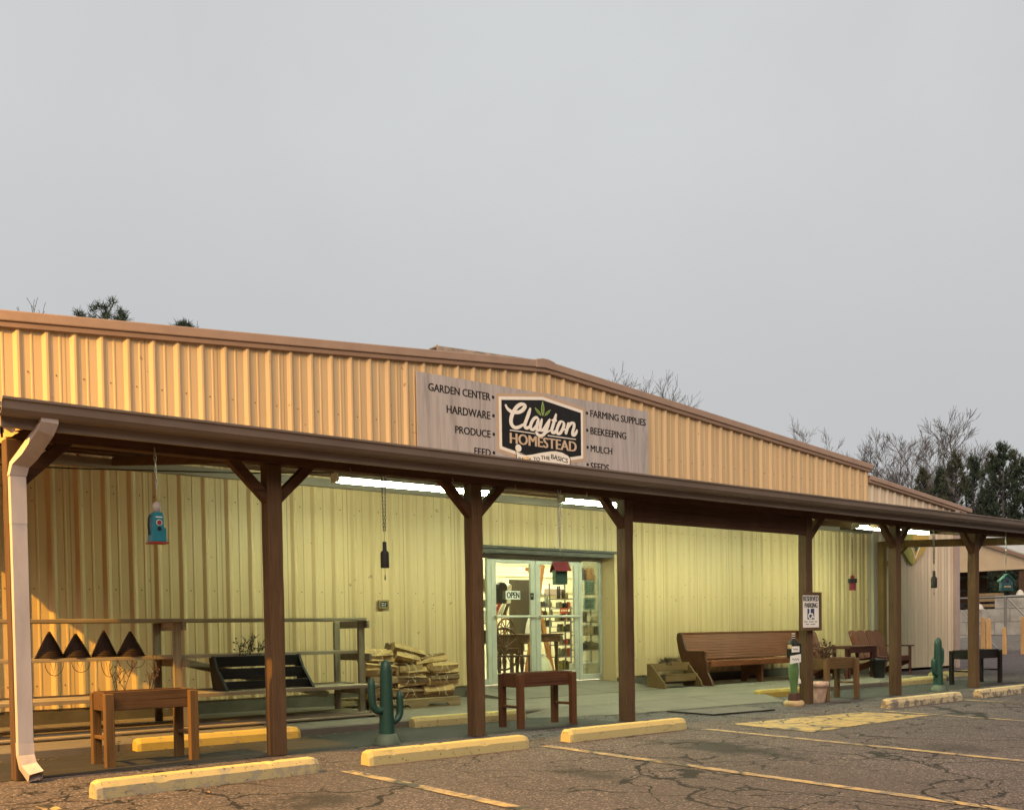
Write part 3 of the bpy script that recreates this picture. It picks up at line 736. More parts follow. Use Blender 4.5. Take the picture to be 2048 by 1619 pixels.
# fluorescent lights
def lamp(x0, x1, y, z, label, mat='tube'):
    L = thing('fluorescent_light', ((x0+x1)/2, y, z+.1), label, 'ceiling light', 'fluorescent lights under the porch roof')
    b = MB(); b.prismx([(y-.09,z+.025),(y+.09,z+.025),(y+.055,z+.085),(y-.055,z+.085)], x0-.03, x1+.03)
    b.box(x0-.03, x0-.005, y-.08, y+.08, z-.025, z+.024); b.box(x1+.005, x1+.03, y-.08, y+.08, z-.025, z+.024)
    for f in (.15,.85):
        xx = x0+(x1-x0)*f; b.box(xx-.012, xx+.012, y-.012, y+.012, z+.085, zroof(y)-.0)
    b.build('lamp_housing', M['housing'], L)
    for dy in (-.05,.05):
        MB().tube([(x0,y+dy,z),(x1,y+dy,z)], .019, 10).build('tube', M[mat], L)
LY = 10.25
lamp(5.92, 8.12, LY, 2.785, 'long lit twin tube light over the firewood, left of the entrance')
lamp(9.36, 11.5, LY, 2.785, 'lit twin tube light above the glass entrance doors')
lamp(16.4, 18.75, LY, 2.80, 'lit twin tube light farthest right, near the maroon chairs', 'tube2')
lamp(12.7, 14.9, LY, 2.785, 'lit twin tube light behind the header board, over the long pew', 'tube2')
# loose cable under the roof
b = MB(); b.tube([(2.2,11.9,2.93),(2.9,11.9,2.90),(3.6,11.9,2.93),(5.2,11.0,2.90),(5.9,LY,2.87)], .008, 6)
b.build('cable', M['wire'], can)

# ------------------------------------------------------------------ store sign
YS = DW-.075
sg = thing('store_sign', (10.9, YS, 3.5), 'wide grey plank printed sign with a black logo panel high on the gable wall', 'sign')
pz = [W(833,744,YS), W(1085,772,YS), W(1296,820,YS)]
zt = lambda x: 4.80+.012*(x-8.49)/1.0*.0
MB().box(pz[0].x, pz[1].x-.004, YS, YS+.02, 3.42, 4.805).build('sign_panel', M['signwood'], sg)
MB().box(pz[1].x+.004, pz[2].x, YS, YS+.02, 3.42, 4.815).build('sign_panel', M['signwood'], sg)
def Z3(x, y): return W(980+x/8.995, 770+y/8.995, YS)
def flat(pts, y0, y1, name, mat, par=sg):
    return MB().prism([(p.x,p.z) for p in pts], y0, y1).build(name, mat, par)
def scaled(pts, k):
    c = sum(pts, Vector())/len(pts); return [c+(p-c)*k for p in pts]
lb, rbm = Z3(215,1100), Z3(1635,1288)
core = [lb, Vector((10.87,YS,3.74)), Vector((rbm.x,YS,rbm.z+.02)), Z3(1628,500), Z3(943,268), Z3(200,263)]
cen = sum(core, Vector())/6
def grow(pts, d):
    n = len(pts); out = []
    for i in range(n):
        a, p, c = pts[i-1], pts[i], pts[(i+1)%n]
        e1 = (p-a).normalized(); e2 = (c-p).normalized()
        n1 = Vector((e1.z,0,-e1.x)); n2 = Vector((e2.z,0,-e2.x)); m = (n1+n2).normalized()
        out.append(p+m*(d/max(.4,m.dot(n1))))
    return out
flat(grow(core,.10), YS-.0022, YS-.0004, 'tan_border', M['tan_vinyl'])
flat(grow(core,.05), YS-.0045, YS-.0024, 'cream_border', M['cream'])
flat(core, YS-.0068, YS-.0048, 'logo_panel', M['black'])
yl = YS-.0085
def ribbon(b, pts, wd, y0, y1, taper=True, sub=6):
    P = [Vector((p.x,p.z)) for p in pts]; Q = []
    for i in range(len(P)-1):
        p0, p1, p2, p3 = P[max(i-1,0)], P[i], P[i+1], P[min(i+2,len(P)-1)]
        for k in range(sub):
            t_ = k/sub
            Q.append(.5*((2*p1)+(p2-p0)*t_+(2*p0-5*p1+4*p2-p3)*t_*t_+(3*p1-p0-3*p2+p3)*t_**3))
    Q.append(P[-1]); n = len(Q); L = []; R = []
    for i, q in enumerate(Q):
        d = (Q[min(i+1,n-1)]-Q[max(i-1,0)]).normalized(); nr = Vector((-d.y,d.x))
        u = i/(n-1); ww = wd*(.5 if not taper else .5*(.45+.55*min(1,min(u,1-u)*7)))
        # downstrokes are heavier than upstrokes
        ww *= .78+.34*abs(d.y)
        L.append(q+nr*ww); R.append(q-nr*ww)
    for i in range(n-1):
        k_ = .00011*((i*5)%11)+.00003*(len(b.v)//8%13); b.prism([(v.x,v.y) for v in (R[i],R[i+1],L[i+1],L[i])], y0-k_, y1)
b = MB(); PXM = 1/8.995/111.0      # one traced pixel in metres, roughly
strokes = [
 ([(272,345),(290,395),(330,445),(390,480),(460,492),(540,475),(600,425),(622,375),(590,345),(535,350),(470,400),(410,490),(375,590),(372,670),(400,735),(455,765),(520,752),(580,715),(625,690)],52),
 ([(722,410),(690,510),(650,620),(622,700),(628,755),(662,772),(705,740)],48),
 ([(862,612),(835,582),(790,600),(745,665),(722,740),(735,790),(775,795),(825,740),(865,640)],44),
 ([(872,600),(848,690),(832,765),(850,808),(885,800),(905,770)],46),
 ([(930,602),(908,690),(895,765),(915,812),(955,800),(1005,725),(1060,620)],44),
 ([(1072,605),(1035,720),(1000,820),(955,890),(895,905),(845,880),(812,832)],46),
 ([(955,892),(1020,845),(1080,812)],26),
 ([(1185,512),(1160,610),(1125,730),(1105,805),(1122,852),(1160,845),(1195,800)],46),
 ([(1098,628),(1150,632),(1198,642)],32),
 ([(1305,655),(1262,660),(1218,735),(1195,820),(1212,868),(1255,862),(1300,790),(1325,700),(1300,652)],44),
 ([(1285,760),(1320,800),(1350,790)],24),
 ([(1412,672),(1385,770),(1352,885)],46),
 ([(1365,840),(1405,745),(1455,685),(1500,690),(1505,750),(1482,835),(1480,890),(1510,898),(1545,850),(1562,800)],44)]
for pts, wd in strokes: ribbon(b, [Z3(*p) for p in pts], wd*PXM*1.22, yl-.0012*(len(b.v)%3)*0-.001, yl)
b.build('script_lettering', M['cream'], sg)
for pts in (((350,808),(575,838),(800,872)),((1030,905),(1280,940),(1537,975))): b = MB(); ribbon(b, [Z3(*p) for p in pts], .018, yl-.001, yl, False, 2); b.build('rule_line', M['cream'], sg)
for (tip, base, wd) in (((940,285),(945,560),60),((795,398),(918,552),46),((1087,438),(975,556),46)):
    tp, bs = Vector(tip), Vector(base); d = bs-tp; nr = Vector((-d.y,d.x)).normalized()
    def lf(k, g=0.0): 
        q = [tp+d*g+nr*0]
        for u, wv in ((.3,.38),(.55,.5),(.8,.36)): q.append(tp+d*(g+u*(1-2*g))+nr*wd*k*wv)
        q.append(bs-d*g)
        for u, wv in ((.8,.36),(.55,.5),(.3,.38)): q.append(tp+d*(g+u*(1-2*g))-nr*wd*k*wv)
        return [Z3(v.x,v.y) for v in q]
    o = flat(lf(1.0)[::1], yl-.001, yl, 'leaf', M['palegreen'])
    flat(lf(.62,.10), yl-.0024, yl-.0014, 'leaf_blade', M['leafgreen'], o)
def text(body, x0, x1, z0, z1, y, mat, name, par, ext=.0015, bold=.0, rot=0.0, res=3, dbl=0.0):
    cu = bpy.data.curves.new(name, 'FONT'); cu.body = body; cu.extrude = ext; cu.offset = bold; cu.resolution_u = res; cu.size = 1
    o = bpy.data.objects.new(name, cu); COL.objects.link(o)
    bpy.context.view_layer.update()
    me = bpy.data.meshes.new_from_object(o.evaluated_get(bpy.context.evaluated_depsgraph_get()))
    COL.objects.unlink(o); bpy.data.objects.remove(o)
    xs = [v.co.x for v in me.vertices]; ys = [v.co.y for v in me.vertices]; zs = [v.co.z for v in me.vertices]
    sx = (x1-x0)/(max(xs)-min(xs)); sy = (z1-z0)/(max(ys)-min(ys)); lx, ly = min(xs), min(ys)
    off = Vector((0,0,0)); p = par
    while p is not None: off += ROOT.get(p.name, Vector((0,0,0))); p = p.parent
    cx, cz = (x0+x1)/2, (z0+z1)/2
    if dbl:
        n0 = len(me.vertices); V = [v.co.copy() for v in me.vertices]; F = [tuple(p.vertices) for p in me.polygons]
        w_ = dbl/sx*(z1-z0)
        V = [v-Vector((w_/2,0,0)) for v in V]+[v+Vector((w_/2,0,.0006)) for v in V]
        F = F+[tuple(i+n0 for i in f) for f in F]; bpy.data.meshes.remove(me); me = bpy.data.meshes.new(name); me.from_pydata(V, [], F)
    for v in me.vertices:
        X = x0+(v.co.x-lx)*sx-cx; Z = z0+(v.co.y-ly)*sy-cz
        c_, s_ = math.cos(rot), math.sin(rot)
        v.co = Vector((cx+X*c_-Z*s_, y-v.co.z/ext*ext, cz+X*s_+Z*c_))-off
    me.materials.clear(); me.materials.append(mat); me.name = name
    o = bpy.data.objects.new(name, me); COL.objects.link(o); o.parent = par
    return o
def serifs(): pass
def ptext(body, l, r, yt, yb, mat, name, par=sg, D=None, bold=.012, ytr=None, ybr=None):
    D = D or YS
    a, c = W(l, yt, D), W(l, yb, D)
    a2, c2 = W(r, ytr, D), W(r, ybr, D)
    return text(body, a.x, a2.x, (c.z+c2.z)/2, (a.z+a2.z)/2, D-.002, mat, name, par, bold=0, dbl=.055)
for body, l, r, yt, yb, ytr, ybr in (
  ('GARDEN CENTER',856.6,980,766.5,781.5,784.5,799.6),('HARDWARE',893.2,980,810.8,826.5,821.6,836.7),('PRODUCE',910.3,980.6,852,866.5,859.4,874),('FEED',948.7,981,894.8,908.5,898,911.5),
  ('FARMING SUPPLIES',1180.6,1291,821,834.3,836.3,850),('BEEKEEPING',1180.8,1252,854.6,868.5,863.6,877.3),('MULCH',1181.3,1224,890.5,903.9,894.4,907.2),('SEEDS',1181.3,1217.5,924,938,929,943)):
    ptext(body, l, r, yt, yb, M['ink'], 'lettering', sg, None, .014, ytr, ybr)
for px, py in ((986,794),(986.7,830.9),(987.5,868),(987.7,905),(1173.8,825.8),(1174.3,860),(1175,894),(1175.2,928.5)):
    p = W(px, py, YS); MB().prism([(p.x+.026*math.cos(-a*PI/6*1.0), p.z-.026*math.sin(-a*PI/6)) for a in range(12)], YS-.003, YS-.0005).build('bullet', M['ink'], sg)
a, c = Z3(355,862), Z3(355,1050); a2, c2 = Z3(1545,1010), Z3(1545,1195)
text('HOMESTEAD', a.x, a2.x, (c.z+c2.z)/2, (a.z+a2.z)/2, yl+.0004, M['peach'], 'lettering', sg, bold=0, dbl=.09)
ban = [(462,1185),(480,1310),(470,1560),(700,1600),(1000,1570),(1250,1590),(1408,1640),(1432,1330),(1395,1272),(1290,1215),(1180,1190),(1080,1192),(900,1218),(760,1248),(640,1262),(540,1240)]
flat([Z3(*p) for p in [(452,1180),(470,1310),(460,1570),(700,1610),(1000,1582),(1250,1602),(1420,1652),(1444,1330),(1402,1262),(1292,1203),(1180,1178),(1080,1180),(900,1206),(760,1236),(640,1250),(540,1228)]], yl-.0022, yl-.0002, 'banner_outline', M['black'])
flat([Z3(*p) for p in ban], yl-.0044, yl-.0024, 'banner', M['cream'])
c = Z3(502,1132); MB().prism([(c.x+.062*math.cos(a*PI/8), c.z+.058*math.sin(a*PI/8)) for a in range(16)], yl-.0044, yl-.0022).build('scroll_end', M['cream'], sg)
for body, x0, x1, y0, y1, rt in (('BACK',505,735,1290,1365,.02),('TO',772,885,1288,1358,.10),('THE',905,1065,1265,1330,.03),('BASICS',1090,1388,1262,1345,-.12)):
    a, c = Z3(x0,y1), Z3(x1,y0)
    text(body, a.x, c.x, a.z, Z3(x0,y0).z, yl-.0046, M['ink'], 'lettering', sg, bold=0, rot=rt, dbl=.06)

# ------------------------------------------------------------------ wheel stops
def stop_proto(name, mat):
    o_b = MB(); n = 44; Lh = .857
    prof = [(-.078,.0),(-.074,.075),(-.048,.118),(.048,.118),(.074,.075),(.078,.0)]
    rows = []
    for i in range(n+1):
        u = i/n; x = -Lh+2*Lh*u; e = min(u,1-u)*2*Lh; k = 1-max(0,(.03-e)/.03)*.14
        rows.append([(x+random.uniform(-.003,.003), y*k+random.uniform(-.0012,.0012), z*k+((random.uniform(-.0015,.0005)-(random.random() < .04)*.010) if z > .01 else -.01)) for y, z in prof])
    vs = [p for r in rows for p in r]; m = len(prof); fs = []
    for i in range(n):
        for k in range(m-1): fs.append((i*m+k+1, i*m+k, (i+1)*m+k, (i+1)*m+k+1))
    fs += [tuple(range(m)), tuple(n*m+k for k in range(m-1,-1,-1))]
    o_b.add([(x,y,z) for x,y,z in vs], fs)
    return o_b.build(name, mat, None, bevel=.005, seg=1)
random.seed(5)
FG = 'yellow concrete wheel stops along the front of the parking spaces'
RG = 'old yellow wheel stops against the walk'
stops = [
 (3.035,7.115,.055,'stop_chip',FG,'pale flaking wheel stop at the near left corner, by the downspout post',1.0),
 (5.215,7.205,.0,'stop_front',FG,'yellow wheel stop in front of the larger cactus, second along the front',.99),
 (7.49,7.295,.02,'stop_front',FG,'smooth yellow wheel stop in front of the post left of the header board',1.0),
 (13.05,7.17,.01,'stop_bare',FG,'badly peeled wheel stop in front of the smaller cactus, fourth along the front',1.12),
 (15.45,7.21,.02,'stop_bare',FG,'yellow wheel stop running off the right edge of the photo',1.0),
 (4.17,9.56,-.012,'stop_gold',RG,'deep yellow wheel stop behind the long brown trough planter',.97),
 (7.17,9.50,-.06,'stop_front',RG,'pale yellow wheel stop behind the dark red planter, before the firewood',.90),
 (13.35,9.50,-.03,'stop_gold',RG,'yellow wheel stop behind the bottle figure and white urn',.95),
 (17.25,9.55,.0,'stop_front',RG,'yellow wheel stop behind the smaller cactus',.98),
 (19.85,10.32,.0,'stop_front',RG,'yellow wheel stop near the pale annex wall, farthest to the right',.9)]
for i, (x, y, rz, mt, g, lab, k) in enumerate(stops):
    o = stop_proto('wheel_stop', M[mt])
    o.location = (x, y, lotz(y)); o.rotation_euler = (-math.atan(SL) if y < LOTY else 0, 0, rz); o.scale = (k, 1, 1)
    if y < LOTY: o.rotation_euler[0] = math.atan(SL)
    tag(o, lab, 'wheel stop', g)

b = MB(); rg = random.Random(44)
for k in range(420):
    x = rg.uniform(1.5, 17); y = rg.choice((rg.uniform(6.2,9.6), rg.gauss(7.3,.18), rg.gauss(9.45,.1), rg.uniform(9.7,12.2)))
    z = (.083 if y > 9.66 else (.0065 if y > LOTY else lotz(y)+.004)) + .003
    if 8.3 < x < 12.7 and y > 8.6: continue
    a = rg.uniform(0,6.28); l = rg.uniform(.010,.032); c_, s_ = math.cos(a)*l, math.sin(a)*l; h = rg.uniform(.002,.012)
    b.add([(x-c_,y-s_,z),(x+s_*.4,y-c_*.4,z+h),(x+c_,y+s_,z+h*.4),(x-s_*.4,y+c_*.4,z+h*.7)], [(0,1,2,3)])
tag(b.build('leaf_litter', M['litter']), 'dry leaf bits scattered over the walk and parking lot', 'leaf litter', kind='stuff')
# ------------------------------------------------------------------ cacti
def cactus(x, y, arms, label, H, rz=0):
    c = thing('cactus_statue', (x, y, 0), label, 'cactus statue', 'green cactus statues')
    b = MB()
    k = H/.80
    b.tube([(x,y,.06)]+[(x,y,z*k) for z in (.12,.3,.5,.62,.70,.75,.78,.797,.803)], [.078,.074,.068,.060,.058,.056,.050,.038,.018,.004], 24, True, .22)
    for arm, rr in arms:
        P = [Vector((x+a, y+bb, z)) for a, bb, z in arm]
        # round off
        Q = []
        for i in range(len(P)-1):
            p0, p1, p2, p3 = P[max(i-1,0)], P[i], P[i+1], P[min(i+2,len(P)-1)]
            for q in range(5):
                t_ = q/5; Q.append(.5*((2*p1)+(p2-p0)*t_+(2*p0-5*p1+4*p2-p3)*t_*t_+(3*p1-p0-3*p2+p3)*t_**3))
        Q.append(P[-1]); n = len(Q)
        rad = [rr*(1 if i < n-5 else [.98,.9,.75,.5,.12][i-(n-5)]) for i in range(n)]
        b.tube(Q, rad, 16, True, .22)
    b.build('body', M['cactus'], c)
    MB().lathe([(.125,0),(.125,.015),(.088,.095),(.075,.10)], (x,y,0), 24).build('base', M['cactus_base'], c, bevel=.004)
cactus(5.30, 8.33, [([(-.04,.0,.33),(-.10,.0,.325),(-.148,.0,.37),(-.160,.0,.46),(-.162,.0,.56),(-.160,.0,.64)],.036),([(.04,.0,.215),(.10,.0,.22),(.145,.0,.27),(.152,.0,.35),(.152,.0,.43),(.150,.0,.505)],.034)], 'taller dark green cactus statue with raised arms, in front of the firewood', .80)
cactus(15.47, 8.25, [([(-.04,.0,.27),(-.09,.0,.275),(-.125,.0,.31),(-.135,.0,.38),(-.135,.0,.46),(-.13,.0,.53)],.040),([(.04,.0,.43),(.07,.0,.425),(.105,.0,.46),(.115,.0,.54),(.115,.0,.62),(.11,.0,.69)],.036)], 'smaller green cactus statue by the peeled wheel stop at the right', .845)

# ------------------------------------------------------------------ raised trough planters
def planter(name, x0, x1, y0, y1, ztop, mleg, mboard, label, cat='planter', soil=True, legw=.075, th=.155, group='raised wooden trough planters', rung=.22):
    o = thing(name, ((x0+x1)/2, (y0+y1)/2, 0), label, cat, group)
    zt_ = ztop
    for sx in (x0, x1-legw):
        for sy in (y0, y1-legw*.8):
            MB().box(sx, sx+legw, sy, sy+legw*.8, 0, zt_-.012).build('leg', mleg, o, bevel=.005)
    xa, xb = x0+.012, x1-.012
    b = MB()
    b.box(xa, xb, y0+legw*.8+.001, y0+legw*.8+.026, zt_-th, zt_); b.box(xa, xb, y1-legw*.8-.026, y1-legw*.8-.001, zt_-th, zt_)
    b.box(xa, xa+.025, y0+legw*.8+.027, y1-legw*.8-.027, zt_-th, zt_-.002); b.box(xb-.025, xb, y0+legw*.8+.027, y1-legw*.8-.027, zt_-th, zt_-.002)
    b.box(xa+.026, xb-.026, y0+legw*.8+.027, y1-legw*.8-.027, zt_-th+.001, zt_-th+.02)
    b.build('trough', mboard, o, bevel=.004)
    for sx in (x0+legw/2, x1-legw/2):
        MB().box(sx-.025, sx+.025, y0+legw*.8-.002, y1-legw*.8+.002, rung, rung+.028).build('rung', mleg, o, bevel=.004)
    if soil:
        b = MB(); n = 12
        xs = [xa+.027+(xb-xa-.054)*i/n for i in range(n+1)]; ys = [y0+legw*.8+.028+(y1-y0-legw*1.6-.056)*j/4 for j in range(5)]
        b.add([(x,y,zt_-.03+random.uniform(-.012,.015)) for y in ys for x in xs], [(j*(n+1)+i,j*(n+1)+i+1,(j+1)*(n+1)+i+1,(j+1)*(n+1)+i) for j in range(4) for i in range(n)])
        b.build('soil', M['dark_soil'], o)
    return o
random.seed(21)
planter('trough_planter', 2.735, 3.515, 8.49, 8.88, .612, M['planter'], M['planter_x'], 'long orange brown trough planter with dry twigs between the two leftmost posts')
planter('trough_planter', 7.085, 7.93, 8.49, 8.86, .60, M['planter2'], M['planter2_x'], 'dark red brown trough planter in front of the entrance between posts')
planter('trough_planter', 12.58, 13.40, 8.34, 8.72, .60, M['tan_wood'], M['tan_wood_x'], 'tan trough planter with a brown dead plant beside the white urn', soil=True)
planter('trough_planter', 17.28, 18.42, 8.62, 9.02, .60, M['black_wood'], M['black_wood'], 'black trough planter standing farthest right beside a brown post')
def tw(b, base, h, spread, rng, lv=0):
    p = Vector(base); d = Vector((rng.uniform(-spread,spread), rng.uniform(-spread,spread), 1)).normalized(); pts = [p]
    for i in range(4):
        d = (d+Vector((rng.uniform(-.25,.25), rng.uniform(-.25,.25), rng.uniform(-.05,.15)))).normalized(); p = p+d*h/4; pts.append(p)
    b.tube(pts, [.0035,.003,.0025,.002,.0015], 4, False, smooth=False)
    if lv < 2:
        for q in range(2): tw(b, pts[rng.choice((1,2,3))], h*.55, spread*1.4, rng, lv+1)
    return pts
def leaves(b, c, n, r, s, rng):
    for i in range(n):
        p = Vector(c)+Vector((rng.gauss(0,r), rng.gauss(0,r), rng.gauss(0,r*.8)))
        u = Vector((rng.uniform(-1,1),rng.uniform(-1,1),rng.uniform(-1,1))).normalized(); v_ = u.cross(Vector((rng.uniform(-1,1),rng.uniform(-1,1),.3))).normalized()
        b.add([p, p+u*s*.5+v_*s*.3, p+u*s, p+u*s*.5-v_*s*.3], [(0,1,2,3)])
def plant(name, base, label, cat, stems, h, spread, leafmat, nleaf, lr, ls, seed, group=None, stemmat='twig'):
    rng = random.Random(seed); o = thing(name, base, label, cat, group)
    b = MB(); ends = []
    for i in range(stems):
        q = Vector(base)+Vector((rng.uniform(-.05,.05)*stems*.35, rng.uniform(-.04,.04), 0)); ends += tw(b, q, h*rng.uniform(.7,1.1), spread, rng)[2:]
    b.build('stems', M[stemmat], o)
    if nleaf:
        b = MB()
        for e in ends: leaves(b, e, nleaf, lr, ls, rng)
        b.build('foliage', leafmat, o)
    return o
plant('dry_plant', (2.93,8.69,.585), 'bare twiggy dry plant at the left end of the long brown trough planter', 'plant', 4, .26, .7, M['twig'], 1, .02, .025, 4, 'dead plants in the troughs')
plant('dry_plant', (3.16,8.69,.585), 'taller dry plant with dark seed heads at the right of the long brown trough', 'plant', 2, .28, .3, M['redleaf'], 4, .022, .03, 9, 'dead plants in the troughs')
plant('dry_plant', (12.86,8.53,.575), 'bushy rust brown dead plant in the tan trough planter', 'plant', 7, .24, .9, M['redleaf'], 5, .04, .055, 12, 'dead plants in the troughs')
# potting cup
MB().lathe([(.025,0),(.03,.06),(.033,.065)], (0,0,0), 10)

# ------------------------------------------------------------------ tiered nursery staging on the left
sh = thing('plant_staging', (4.3, 11.0, 0), 'long weathered grey wooden tiered plant staging against the cream wall', 'plant stand')
zT, zS, zL = 1.235, .845, .462
for x in (2.05, 4.17, 6.43):
    MB().box(x, x+.085, 10.69, 10.73, .122, zT-.03).build('post', M['grey_wood_z'], sh, bevel=.004)
    MB().box(x+.01, x+.09, 11.28, 11.32, .122, zT-.03).build('post', M['grey_wood_z'], sh, bevel=.004)
    b = MB()
    for z in (zT-.115, zS-.115, zL-.135): b.box(x+.087, x+.125, 10.60 if z < 1 else 10.64, 11.36, z, z+.088)
    b.build('cross_rail', M['grey_wood_y'], sh, bevel=.004)
    MB().box(x-.05, x+.035, 10.36, 10.40, .122 if x < 6 else .09, zL-.042).build('leg', M['grey_wood_z'], sh, bevel=.004)
MB().box(1.7, 6.53, 10.66, 10.80, zT-.029, zT+.010).build('top_rail', M['grey_wood'], sh, bevel=.004)
MB().box(1.7, 6.40, 11.20, 11.34, zT-.027, zT+.012).build('top_rail', M['grey_wood'], sh, bevel=.004)
for (ya, yb, xe) in ((10.735,10.99,6.50),(11.0,11.27,6.42)):
    MB().box(1.7, xe, ya, yb, zS-.027, zS+.010).build('middle_shelf', M['grey_wood'], sh, bevel=.004)
for (ya, yb, xe) in ((10.33,10.51,6.53),(10.52,10.685,6.40),(10.74,10.99,6.30),(11.0,11.26,6.55)):
    MB().box(1.7, xe, ya, yb, zL-.04, zL).build('lower_shelf', M['grey_wood'], sh, bevel=.004)
MB().beam((4.4,11.36,.80), (6.38,11.36,.30), .03, .09, (0,0,1)).build('diagonal_brace', M['grey_wood'], sh, bevel=.004)
pl = thing('floor_pallet', (4.3, 10.9, .08), 'low grey slatted duckboard lying under the tiered staging', 'pallet')
b = MB()
for y in (10.30, 10.48, 10.66, 10.84, 11.02, 11.20): b.box(1.7, 6.62, y, y+.105, .098, .120)
b.build('slats', M['grey_wood'], pl, bevel=.004)
b = MB()
for x in (1.8, 3.4, 5.0, 6.4): b.box(x, x+.07, 10.31, 11.29, .081, .0975)
b.build('bearers', M['grey_wood_y'], pl)
# cones of dark wicker on the middle shelf
def skep(px, ybase, w_, hgt, label, k):
    p = W(px, 1305, 10.86); x = p.x
    o = thing('wicker_cone', (x, 10.87, zS+.010), label, 'wicker cone', 'dark wicker cones on the staging shelf')
    b = MB(); prof = []
    n = 15
    for i in range(n):
        z = hgt*i/n; r = w_/2*(1-i/n)**.93+.004
        prof += [(r*1.02, z+hgt/n*.12), (r*1.07, z+hgt/n*.5), (r*.93, z+hgt/n*.95)]
    prof += [(.004, hgt)]
    b.lathe([(w_/2*.97,0)]+prof, (x,10.87,zS+.010), 22)
    b.build('woven_body', M['wicker'], o)
    b = MB()
    rr = w_*.33
    b.tube([(x-rr, 10.73, zS-.03)]+[(x+rr*math.sin(a), 10.722, zS-.03-.13*math.cos(a)*k) for a in (-1.2,-.8,-.4,0,.4,.8,1.2)]+[(x+rr, 10.73, zS-.03)], .0035, 5, False)
    b.tube([(x-rr*.4, 10.724, zS-.03), (x-rr*.1, 10.72, zS-.14*k), (x+rr*.15, 10.722, zS-.03)], .0028, 5, False)
    b.build('hanging_wire', M['wire'], o)
skep(100, 1304, .265, .27, 'leftmost dark wicker cone beside the downspout post', 1.0)
skep(153, 1304, .270, .245, 'ridged wicker cone, second from the downspout post', .8)
skep(209, 1304, .245, .275, 'slim dark wicker cone between two ridged ones', 1.25)
skep(262, 1304, .275, .262, 'rightmost ridged wicker cone beside the shelf post', .6)
# black tiered planter sitting on the lower shelf
bs = thing('tiered_planter', (5.3, 10.75, zL), 'black stepped wooden planter box sitting on the grey staging', 'planter')
XA, XB = 4.60, 5.66
for x in (XA, XB-.035):
    MB().prismx([(10.36,zL+.002),(10.55,zL+.002),(10.72,zL+.002),(10.80,zL+.33),(10.80,zL+.372),(10.70,zL+.372),(10.62,zL+.24)], x, x+.035).build('side_panel', M['black_wood'], bs, bevel=.004)
for (ya, z0, z1) in ((10.69,zL+.25,zL+.365),(10.585,zL+.12,zL+.235),(10.465,zL+.012,zL+.10)):
    MB().box(XA+.036, XB-.036, ya, ya+.022, z0, z1).build('front_board', M['black_wood'], bs, bevel=.003)
    MB().box(XA+.036, XB-.036, ya+.023, ya+.10, z1-.05, z1-.03).build('tray_floor', M['dark_soil'], bs)
plant('evergreen_sprig', (5.03,10.745,zL+.335), 'small spiky green plant growing in the black stepped planter', 'plant', 7, .26, .55, M['leaf'], 5, .015, .035, 31)
# odds and ends on the staging
p = W(1*380+10, 1376, 8.7)

# ------------------------------------------------------------------ firewood
fp = thing('firewood_pallet', (7.6, 11.3, .08), 'tan wooden shipping pallet under the stacked firewood bundles', 'pallet')
b = MB()
for y in (11.0, 11.22, 11.44, 11.66, 11.86): b.box(6.86, 8.16, y, y+.11, .185, .205)
b.build('top_boards', M['pallet'], fp, bevel=.003)
for y in (11.0, 11.44, 11.87):
    MB().prism([(6.86,.10),(7.02,.10),(7.07,.14),(7.32,.14),(7.37,.10),(7.62,.10),(7.67,.14),(7.94,.14),(7.99,.10),(8.16,.10),(8.16,.184),(6.86,.184)], y, y+.04).build('stringer', M['pallet'], fp)
b = MB()
for y in (11.0, 11.8): b.box(6.87, 8.15, y, y+.1, .081, .0995)
b.build('bottom_boards', M['pallet'], fp)
def splitlog(b, c, L, r, rng, ax):
    # wedge-shaped split log along local x with rough faces
    n = rng.choice((4,5,5,6)); a0 = rng.uniform(0, 2*PI); prof = []
    for k in range(n): prof.append((a0+2*PI*k/n+rng.uniform(-.3,.3), r*rng.uniform(.72,1.28)))
    rows = []; seg = 7; bend = rng.uniform(-.02,.02)
    for i in range(seg+1):
        u = i/seg; x = -L/2+L*u
        rows.append([ax(c, x, math.cos(a)*q*rng.uniform(.92,1.08)+bend*math.sin(u*PI), math.sin(a)*q*rng.uniform(.92,1.08)) for a, q in prof])
    vs = [p for r_ in rows for p in r_]; fs = []
    for i in range(seg):
        for k in range(n): fs.append((i*n+k, i*n+(k+1)%n, (i+1)*n+(k+1)%n, (i+1)*n+k))
    fs += [tuple(range(n-1,-1,-1)), tuple(seg*n+k for k in range(n))]
    b.add(vs, fs)
